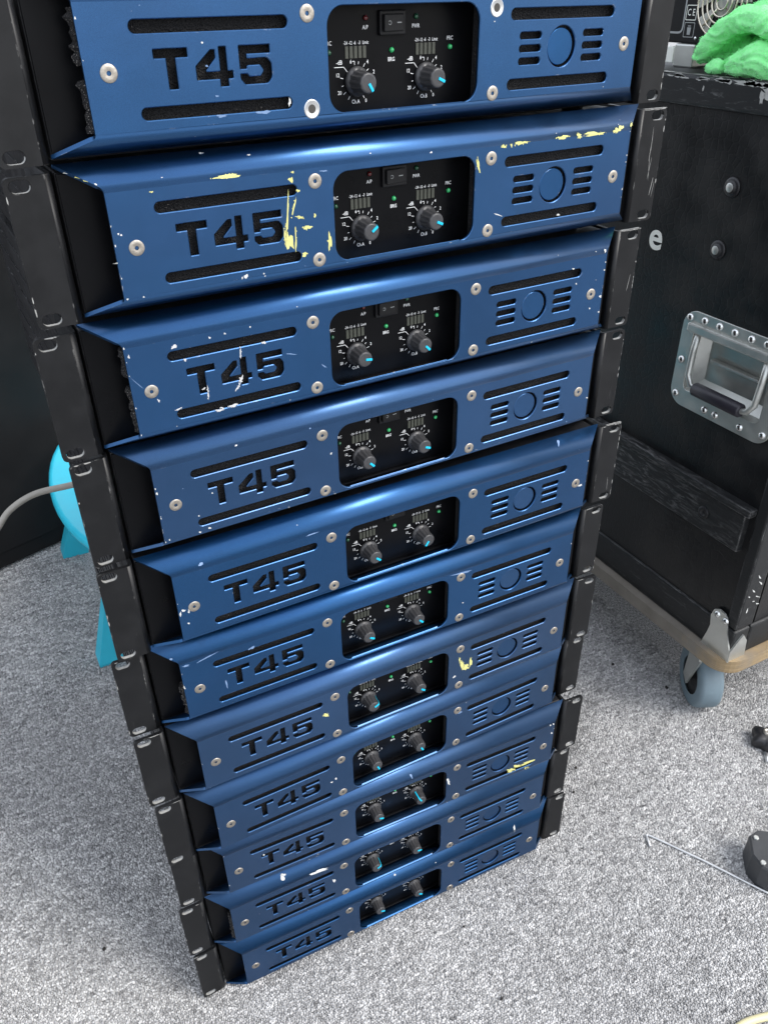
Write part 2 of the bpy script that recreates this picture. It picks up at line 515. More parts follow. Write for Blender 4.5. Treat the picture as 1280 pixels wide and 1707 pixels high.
def thing(name, label, cat, loc=(0, 0, 0), rot=(0, 0, 0), group=None):
    return tag(link(name, None, None, loc, rot), label, cat, group)

def rrect(x0, x1, z0, z1, r, n=6):
    pts = []
    for cx, cz, a0 in ((x1 - r, z0 + r, -90), (x1 - r, z1 - r, 0), (x0 + r, z1 - r, 90), (x0 + r, z0 + r, 180)):
        for k in range(n + 1):
            a = radians(a0 + 90 * k / n)
            pts.append((cx + r * cos(a), cz + r * sin(a)))
    return pts

def roundpoly(pts, r, n=3):
    """round the corners of a closed polygon; pts = (x, z[, radius])"""
    out = []
    N = len(pts)
    for i in range(N):
        p = pts[i]; a = pts[i - 1]; b = pts[(i + 1) % N]
        rr = p[2] if len(p) > 2 else r
        P = Vector(p[:2]); A = Vector(a[:2]) - P; B = Vector(b[:2]) - P
        la, lb = A.length, B.length
        A /= la; B /= lb
        ang = math.acos(max(-1, min(1, A.dot(B))))
        t = min(rr / math.tan(ang / 2), la * 0.48, lb * 0.48)
        p0 = P + A * t; p1 = P + B * t
        for k in range(n + 1):
            u = k / n
            out.append(tuple(p0 * (1 - u) ** 2 + P * 2 * u * (1 - u) + p1 * u * u))
    return out

def area(p):
    return sum(p[i - 1][0] * p[i][1] - p[i][0] * p[i - 1][1] for i in range(len(p))) / 2

def offset(p, d):
    """move a counter-clockwise outline outwards by d"""
    q = []
    N = len(p)
    for i in range(N):
        a = Vector(p[i]) - Vector(p[i - 1]); b = Vector(p[(i + 1) % N]) - Vector(p[i])
        if a.length < 1e-6: a = b
        if b.length < 1e-6: b = a
        a.normalize(); b.normalize()
        n1 = Vector((a.y, -a.x)); n2 = Vector((b.y, -b.x))
        m = n1 + n2
        if m.length < 1e-4: m = n1
        m.normalize()
        k = d / max(0.4, m.dot(n1))
        q.append((p[i][0] + m.x * k, p[i][1] + m.y * k))
    return q

def plate(mb, outer, holes, yf, yb, ch=0.3, rim=False, back=True, walls_outer=True):
    """solid sheet in the XZ plane, front at y=yf (towards -Y), back at y=yb, with chamfered hole edges"""
    if area(outer) < 0: outer = outer[::-1]
    holes = [h if area(h) > 0 else h[::-1] for h in holes]
    fo = offset(outer, -ch) if rim else outer
    fh = [offset(h, ch) for h in holes]
    def fill(loops, y, flip):
        polys = [[Vector((x, z, 0)) for x, z in l] for l in loops]
        tris = tessellate_polygon(polys)
        flat = [(x, y, z) for l in loops for x, z in l]
        fs = []
        for t in tris:
            a, b, c = (Vector((flat[i][0], flat[i][2])) for i in t)
            cr = (b - a).cross(c - a)
            if abs(cr) < 1e-9: continue
            t = list(t)
            if (cr < 0) != flip: t = t[::-1]      # front faces -Y
            fs.append(t)
        mb.add(flat, fs)
    fill([fo] + fh, yf, False)
    if back: fill([outer] + holes, yb, True)
    def wall(l1, y1, l2, y2, smooth=False):
        n = len(l1)
        vs = [(x, y1, z) for x, z in l1] + [(x, y2, z) for x, z in l2]
        mb.add(vs, [[i, (i + 1) % n, n + (i + 1) % n, n + i] for i in range(n)], smooth)
    for h, f in zip(holes, fh):
        wall(f, yf, h, yf + ch); wall(h, yf + ch, h, yb, True)
    if walls_outer:
        if rim: wall(fo, yf, outer, yf + ch)
        wall(outer, yf + (ch if rim else 0), outer, yb)
    return mb

def text_geo(items):
    """items: (string, x, z, size, align, xscale) -> verts in the XZ plane (mm) and faces"""
    obs = []
    for s, x, z, size, al, xs in items:
        c = bpy.data.curves.new('t', 'FONT')
        c.body = s; c.size = size; c.align_x = al; c.align_y = 'CENTER'
        c.resolution_u = 2; c.offset = 0.006 * size
        o = bpy.data.objects.new('t', c)
        COL.objects.link(o)
        obs.append((o, x, z, xs))
    bpy.context.view_layer.update()
    dg = bpy.context.evaluated_depsgraph_get()
    V, F = [], []
    for o, x, z, xs in obs:
        me = bpy.data.meshes.new_from_object(o.evaluated_get(dg))
        b = len(V)
        V += [(x + v.co.x * xs, z + v.co.y) for v in me.vertices]
        F += [[i + b for i in p.vertices] for p in me.polygons]
        bpy.data.meshes.remove(me)
    for o, *_ in obs:
        c = o.data
        bpy.data.objects.remove(o); bpy.data.curves.remove(c)
    return V, F

# ------------------------------------------------------------------ the setting
c = MB()
c.add([(-30000, -30000, 0), (30000, -30000, 0), (30000, 30000, 0), (-30000, 30000, 0)], [[0, 1, 2, 3]])
carpet = tag(c.obj('carpet', 'carpet'), kind='structure')

def pile():
    import numpy as np
    rs = np.random.RandomState(4)
    P_ = []
    def field(x0, x1, y0, y1, sp):
        xs = np.arange(x0, x1, sp); ys = np.arange(y0, y1, sp * 0.86)
        X, Y = np.meshgrid(xs, ys)
        X = X + (np.arange(len(ys)) % 2)[:, None] * sp * 0.5
        X = X + rs.uniform(-.32, .32, X.shape) * sp; Y = Y + rs.uniform(-.32, .32, Y.shape) * sp
        p = np.stack([X.ravel(), Y.ravel(), np.full(X.size, sp)], 1)
        P_.append(p)
    field(-470, 720, -330, 150, 2.7)
    field(-470, 740, 150, 560, 3.3)
    field(-470, 780, 560, 1060, 4.2)
    p = np.concatenate(P_)
    x, y = p[:, 0], p[:, 1]
    keep = ~((abs(x) < 205) & (y > 15) & (y < 560)) & ~((x > 620) & (y > 120))
    keep &= ~((x > -205) & (x < 235) & (y > 560)) & ~((y > 480) & (x > 560))
    p = p[keep]; n = len(p)
    r = p[:, 2] * rs.uniform(.50, .66, n); h = rs.uniform(1.5, 2.7, n)
    a0 = rs.uniform(0, 6.28, n); lx = rs.normal(0, .55, n); ly = rs.normal(0, .55, n)
    st = rs.uniform(.75, 1.3, n)
    V = np.zeros((n, 9, 3))
    for k in range(4):
        a = a0 + k * np.pi / 2
        s_ = np.where(k % 2 == 0, st, 1 / st)
        V[:, k, 0] = p[:, 0] + r * s_ * np.cos(a); V[:, k, 1] = p[:, 1] + r * s_ * np.sin(a); V[:, k, 2] = 0.05
        a = a + .4
        V[:, 4 + k, 0] = p[:, 0] + .72 * r * s_ * np.cos(a) + lx * .7; V[:, 4 + k, 1] = p[:, 1] + .72 * r * s_ * np.sin(a) + ly * .7; V[:, 4 + k, 2] = h * .72
    V[:, 8, 0] = p[:, 0] + lx; V[:, 8, 1] = p[:, 1] + ly; V[:, 8, 2] = h
    V *= MM
    quads = np.array([[0, 1, 5, 4], [1, 2, 6, 5], [2, 3, 7, 6], [3, 0, 4, 7]]); tris = np.array([[4, 5, 8], [5, 6, 8], [6, 7, 8], [7, 4, 8]])
    off = (np.arange(n) * 9)[:, None]
    li = np.concatenate([quads.ravel()[None, :] + off, tris.ravel()[None, :] + off], 1).ravel()
    lt = np.tile(np.array([4] * 4 + [3] * 4), n); ls = np.concatenate([[0], np.cumsum(lt)[:-1]])
    me = bpy.data.meshes.new('pile_loops')
    me.vertices.add(n * 9); me.vertices.foreach_set('co', V.ravel().astype(np.float32))
    me.loops.add(len(li)); me.loops.foreach_set('vertex_index', li.astype(np.int32))
    me.polygons.add(len(lt)); me.polygons.foreach_set('loop_start', ls.astype(np.int32))
    me.polygons.foreach_set('use_smooth', np.ones(len(lt), bool))
    # every loop of yarn has its own heathered tone, drifting in short streaks along the rows
    u = rs.uniform(0, 1, n)
    srt = np.lexsort((p[:, 0], np.round(p[:, 1] / 3.0)))
    run = np.repeat(rs.normal(0, 1, n // 4 + 1), 4)[:n]
    w = np.empty(n); w[srt] = run
    tone = np.clip(.52 + .25 * (u - .5) * 2 * .8 + .085 * w, 0, 1)
    at = me.attributes.new('tone', 'FLOAT', 'FACE')
    at.data.foreach_set('value', np.repeat(tone, 8).astype(np.float32))
    me.materials.append(M['yarn'])
    me.update(calc_edges=True)
    o = link('pile_loops', me, carpet)
    o['kind'] = 'stuff'
pile()

# ------------------------------------------------------------------ amplifier parts (local origin: middle of the rack ears' front plane)
D = 14.76; ZT = 33.9; ZB = -29.5; ZTF = 44.2; ZBF = -38.2; AF = 193.1; AB = 214.2; TH = 2.2

def fillet(P, A, B, r, n=8):
    a = Vector(A) - Vector(P); b = Vector(B) - Vector(P)
    a.normalize(); b.normalize()
    ang = math.acos(a.dot(b)); t = r / math.tan(ang / 2)
    bis = (a + b).normalized(); h = r / sin(ang / 2)
    c = Vector(P) + bis * h
    p0 = Vector(P) + a * t; p1 = Vector(P) + b * t
    a0 = atan2(p0.y - c.y, p0.x - c.x); a1 = atan2(p1.y - c.y, p1.x - c.x)
    da = (a1 - a0 + pi) % (2 * pi) - pi
    return [(c.x + r * cos(a0 + da * k / n), c.y + r * sin(a0 + da * k / n)) for k in range(n + 1)]

def fascia_profile():
    st = (ZTF - ZT) / D; sb = (ZBF - ZB) / D; yb = 2.0
    TB = (yb, ZTF + st * yb); BB = (yb, ZBF + sb * yb); T = (-D, ZT); B = (-D, ZB)
    return BB, fillet(B, BB, T, 3.5, 6), fillet(T, B, TB, 5.2, 10), TB
P_BB, P_BOT, P_TOP, P_TB = fascia_profile()

def on_fascia(x, s, lift=0.0):
    """point on the painted sheet: s is z on the flat face and goes on along the folds"""
    if s < P_BOT[-1][1]:
        L = P_BOT[-1][1] - s; pts = P_BOT[::-1] + [P_BB]
    elif s > P_TOP[0][1]:
        L = s - P_TOP[0][1]; pts = P_TOP + [P_TB]
    else:
        return Vector((x, -D - lift, s))
    up = s > 0
    for a, b in zip(pts, pts[1:]):
        l = hypot(b[0] - a[0], b[1] - a[1])
        if L <= l or b is pts[-1]:
            u = min(1, L / l)
            t = Vector((b[0] - a[0], b[1] - a[1])) / l
            n = Vector((-t.y, t.x)) if up else Vector((t.y, -t.x))
            return Vector((x, a[0] + t.x * L + n.x * lift, a[1] + t.y * L + n.y * lift))
        L -= l

def hw(y):
    return AF + (max(-D, min(0, y)) + D) / D * (AB - AF)

T_ = [(-156.4, 10.0), (-156.4, 5.7), (-149.9, 5.7), (-149.9, -9.0), (-144.8, -9.0), (-144.8, 5.7), (-137.9, 5.7), (-137.9, 10.0)]
FOUR = [(-134.1, 1.1), (-134.1, -5.5), (-121.0, -5.5), (-121.0, -9.2), (-116.1, -9.2), (-116.1, -5.5), (-113.1, -5.5), (-113.1, -1.8), (-116.1, -1.8),
        (-116.1, 9.8), (-120.4, 9.8), (-120.4, -1.8), (-128.4, -1.8), (-128.4, -0.9), (-122.6, 4.6), (-122.6, 8.5), (-125.2, 8.5)]
FIVE = [(-108.9, 9.9), (-108.9, -1.4), (-104.9, -1.4), (-104.9, -0.2), (-103.9, 0.3), (-96.9, 0.3, 1.5), (-94.7, -2.6, 1.5), (-96.9, -5.2, 1.5), (-103.6, -5.2), (-104.9, -3.7),
        (-108.9, -3.7), (-108.9, -6.2, 2.0), (-106.4, -9.0, 2.0), (-92.6, -9.0, 3), (-89.9, -6.0, 3), (-89.9, 0.6, 3), (-92.3, 3.6, 3), (-104.5, 3.6), (-104.5, 5.8), (-90.4, 5.8), (-90.4, 9.9)]

def slot(x0, x1, z0, z1):
    return rrect(x0, x1, z0, z1, (z1 - z0) / 2 - 0.01, 5)

def circle(cx, cz, r, n=40):
    return [(cx + r * cos(2 * pi * k / n), cz + r * sin(2 * pi * k / n)) for k in range(n)]

def ccw(p):
    return p if area(p) > 0 else p[::-1]

SCREWS = [(-180.8, 0.3), (-66.5, 23.8), (-66.5, -24.0), (66.5, 23.8), (66.5, -24.0), (180.8, 0.0)]
BADGE = (123.2, 0.6)

def make_fascia():
    mb = MB()
    holes = [ccw(roundpoly(p, 0.5)) for p in (T_, FOUR, FIVE)]
    holes += [slot(-167.1, -78.6, 17.1, 23.4), slot(-167.1, -78.6, -22.9, -16.7),
              slot(78.6, 168.4, 16.7, 23.3), slot(78.6, 168.4, -23.2, -16.7)]
    for z in (7.9, 0.5, -6.8):
        holes += [slot(86.8, 105.3, z - 2.1, z + 2.1), slot(141.6, 160.4, z - 2.1, z + 2.1)]
    holes.append(circle(BADGE[0], BADGE[1], 12.3))
    holes.append(rrect(-54.0, 54.0, -27.6, 27.2, 10.5, 9))
    z0, z1 = P_BOT[-1][1], P_TOP[0][1]
    plate(mb, [(-AF, z0), (AF, z0), (AF, z1), (-AF, z1)], holes, -D, -D + TH, 0.45, walls_outer=False)
    for x in (-AF, AF):
        mb.add([(x, -D, z0), (x, -D, z1), (x, -D + TH, z1), (x, -D + TH, z0)], [[0, 1, 2, 3]])
    for pts in (P_BOT[::-1] + [P_BB], P_TOP + [P_TB]):
        up = pts[0][1] > 0
        inner = []
        for k, p in enumerate(pts):
            a = pts[max(0, k - 1)]; b = pts[min(len(pts) - 1, k + 1)]
            t = Vector((b[0] - a[0], b[1] - a[1])).normalized()
            if k == 0: t = Vector((0, 1 if up else -1))
            n = Vector((t.y, -t.x)) if up else Vector((-t.y, t.x))
            inner.append((p[0] + n.x * TH, p[1] + n.y * TH))
        # corner of the flange end is rounded off at the back
        n = len(pts)
        for x_s in (-1, 1):
            vs = [(x_s * hw(p[0]), p[0], p[1]) for p in pts] + [(x_s * hw(p[0]), q[0], q[1]) for p, q in zip(pts, inner)]
            mb.add(vs, [[k, k + 1, n + k + 1, n + k] for k in range(n - 1)])
        vs = [(-hw(p[0]), p[0], p[1]) for p in pts] + [(hw(p[0]), p[0], p[1]) for p in pts]
        mb.add(vs, [[k, k + 1, n + k + 1, n + k] for k in range(n - 1)], True)
        vs = [(-hw(p[0]), q[0], q[1]) for p, q in zip(pts, inner)] + [(hw(p[0]), q[0], q[1]) for p, q in zip(pts, inner)]
        mb.add(vs, [[k, k + 1, n + k + 1, n + k] for k in range(n - 1)], True)
        p, q = pts[-1], inner[-1]
        mb.add([(-hw(p[0]), p[0], p[1]), (hw(p[0]), p[0], p[1]), (hw(p[0]), q[0], q[1]), (-hw(p[0]), q[0], q[1])], [[0, 1, 2, 3]])
    return mb

FACE = Matrix.Rotation(radians(90), 4, 'X')         # local +Z of a lathe -> -Y (towards the viewer)

def screw_mb():
    hexo = circle(0, 0, 1.55, 6)
    mb = MB()
    mb.lathe([(4.5, -0.6), (4.5, 0.25), (4.2, 0.5), (2.4, 0.56), (1.45, 0.4)], 24, FACE, capa=False, capb=False)
    mb.lathe([(1.45, 0.4), (1.2, 0.36)], 24, FACE, smooth=False, capa=False, capb=False)
    return mb

def screw_socket_mb():
    mb = MB()
    mb.lathe([(1.25, 0.42), (1.15, -0.5)], 6, FACE, smooth=False, capa=False, capb=False)
    mb.lathe([(1.15, -0.5), (0.01, -0.6)], 6, FACE, smooth=False, capa=False, capb=False)
    return mb

def knob_mb():
    n = 48
    def mod(k, j):
        return 1 - 0.10 * (1 if (j % 4) in (1, 2) else 0) if 4 <= k <= 6 else 1
    prof = [(8.4, 0.4), (8.4, 1.6), (7.9, 2.6), (6.75, 3.1), (6.7, 3.6), (6.35, 8), (5.95, 13.6), (5.75, 14.4), (5.1, 15.2), (4.3, 15.25), (0.01, 15.1)]
    return MB().lathe(prof, n, FACE, mod, capb=False)

def pointer_mb():
    mb = MB()
    mb.box(0.3, 5.35, -15.75, -15.0, -0.85, 0.85, 0.2)
    mb.add([(5.35, -15.5, -0.7), (5.35, -15.5, 0.7), (6.25, -13.2, 0.7), (6.75, -5.0, 0.7), (6.75, -5.0, -0.7), (6.25, -13.2, -0.7)],
           [[0, 1, 2, 5], [5, 2, 3, 4]])
    return mb

def front_panel_mb():
    mb = MB()
    mb.box(-213, 213, 3.7, 5.7, -40.2, 40.2, 0.4)
    mb.box(-190, 190, 0.6, 3.6, -35.6, -33.2, 0.5)
    return mb

KX, KZ = 25.5, -13.2

def panel_print():
    y = 3.62
    mb = MB(); dim = MB()
    it = [('A/P', -18.4, 15.2, 3.1, 'CENTER', .9), ('PWR', 18.0, 15.0, 3.1, 'CENTER', .85), ('BRG', 0.0, -2.4, 3.2, 'CENTER', .85),
          ('PRC', -44.2, 7.6, 3.2, 'CENTER', .85), ('PRC', 44.2, 7.6, 3.2, 'CENTER', .85)]
    for sx, ch in ((-1, 'A'), (1, 'B')):
        k = sx * KX
        for s, dx in (('-24', -6.7), ('-12', -3.4), ('-6', -0.4), ('-3', 2.8), ('Limit', 7.2)):
            it.append((s, k - 0.2 + dx, 7.4, 2.7, 'CENTER', .78))
        it += [('-dB', k - 11.6, 10.5 + KZ, 3.4, 'CENTER', .9), ('6', k - 3.6, 10.7 + KZ, 3.0, 'CENTER', .9), ('4', k + 8.2, 10.2 + KZ, 3.0, 'CENTER', .9),
               ('2', k + 12.6, 4.6 + KZ, 3.0, 'CENTER', .9), ('12', k - 13.0, 3.8 + KZ, 3.0, 'CENTER', .9), ('20', k - 12.0, -5.8 + KZ, 3.0, 'CENTER', .9),
               ('Ch.' + ch, k - 0.8, -11.2 + KZ, 3.2, 'CENTER', .85), ('0', k + 6.6, -11.0 + KZ, 3.0, 'CENTER', .8)]
    V, F = text_geo(it)
    mb.add([(x, y, z) for x, z in V], F)
    def line(x0, z0, x1, z1, w=0.32):
        d = Vector((x1 - x0, z1 - z0)); d.normalize(); n = Vector((-d.y, d.x)) * w / 2
        mb.add([(x0 - n.x, y, z0 - n.y), (x1 - n.x, y, z1 - n.y), (x1 + n.x, y, z1 + n.y), (x0 + n.x, y, z0 + n.y)], [[0, 1, 2, 3]])
    for sx in (-1, 1):
        k = sx * KX
        line(k - 15.2, 8.1 + KZ, k - 8.6, 8.1 + KZ); line(k - 8.6, 8.1 + KZ, k - 6.2, 5.4 + KZ)
        line(k - 2.6, 10.9 + KZ, k - 1.0, 10.9 + KZ); line(k - 1.0, 10.9 + KZ, k - 1.0, 9.0 + KZ)
        for a, r in ((168, 2.2), (192, 1.2), (216, 2.2), (238, 2.2), (300, 1.6), (80, 1.6), (56, 2.2), (36, 1.6), (14, 2.2)):
            a = radians(a)
            line(k + 9.3 * cos(a), KZ + 9.3 * sin(a), k + (9.3 + r) * cos(a), KZ + (9.3 + r) * sin(a))
    return mb

def ear_mb(side):
    """front plate with two slots, rolled inner bend and a flange that runs back along the chassis"""
    mb = MB()
    s = side
    xi, xo, h = 219.5, 241.3, 41.6
    outer = rrect(xi, xo, -h, h, 3.5, 5)
    outer = [(p[0], p[1]) for p in outer]
    # square off the inner corners
    outer = [(xi, -h), (xo - 3.5, -h)] + [p for p in outer if p[0] > xo - 3.49 and p[1] < -h + 3.6] + [p for p in outer if p[0] > xo - 3.49 and p[1] > h - 3.6] + [(xo - 3.5, h), (xi, h)]
    clean = []
    for p in outer:
        if not clean or hypot(p[0] - clean[-1][0], p[1] - clean[-1][1]) > 0.02: clean.append(p)
    holes = [slot(227.4, 238.6, z - 3.3, z + 3.3) for z in (-36.6, 36.6)]
    tmp = MB()
    plate(tmp, clean, holes, 0, 3.0, 0.35)
    # bend
    arc = [(219.5 - 4 * sin(a), 4 - 4 * cos(a)) for a in [radians(9 * k) for k in range(11)]] + [(215.5, 60.0)]
    arci = [(219.5 - 1.2 * sin(a), 4 - 1.2 * cos(a)) for a in [radians(9 * k) for k in range(11)]] + [(218.3, 60.0)]
    n = len(arc)
    for A in (arc, arci):
        vs = [(x, y, -h) for x, y in A] + [(x, y, h) for x, y in A]
        tmp.add(vs, [[k, k + 1, n + k + 1, n + k] for k in range(n - 1)], True)
    for z in (-h, h):
        vs = [(x, y, z) for x, y in arc] + [(x, y, z) for x, y in arci]
        tmp.add(vs, [[k, k + 1, n + k + 1, n + k] for k in range(n - 1)])
    mb.v = [Vector((p.x * s, p.y, p.z)) for p in tmp.v]
    mb.f = tmp.f if s > 0 else [f[::-1] for f in tmp.f]
    mb.sm = tmp.sm
    return mb

def chassis_mb():
    mb = MB()
    mb.box(-213.6, 213.6, 6.0, 420, -41.0, 40.8, 1.2)
    for z in (-22, 0, 22):                         # pressed ribs down both sides
        for s in (-1, 1):
            mb.box(min(s * 213.4, s * 214.6), max(s * 213.4, s * 214.6), 90, 400, z - 5, z + 5, 0.5)
    return mb

def blob(cx, cz, u, v, seed, n=14, jag=0.45):
    rnd = random.Random(seed)
    ph = [rnd.uniform(0, 6.28) for _ in range(4)]
    pts = []
    for k in range(n):
        a = 2 * pi * k / n
        r = 1 + jag * (0.5 * sin(2 * a + ph[0]) * 0.6 + 0.45 * sin(3 * a + ph[1]) + 0.4 * sin(5 * a + ph[2])) + rnd.uniform(-jag, jag) * 0.55
        r = max(0.25, r)
        pts.append((cx + (u[0] * cos(a) + v[0] * sin(a)) * r, cz + (u[1] * cos(a) + v[1] * sin(a)) * r))
    return pts

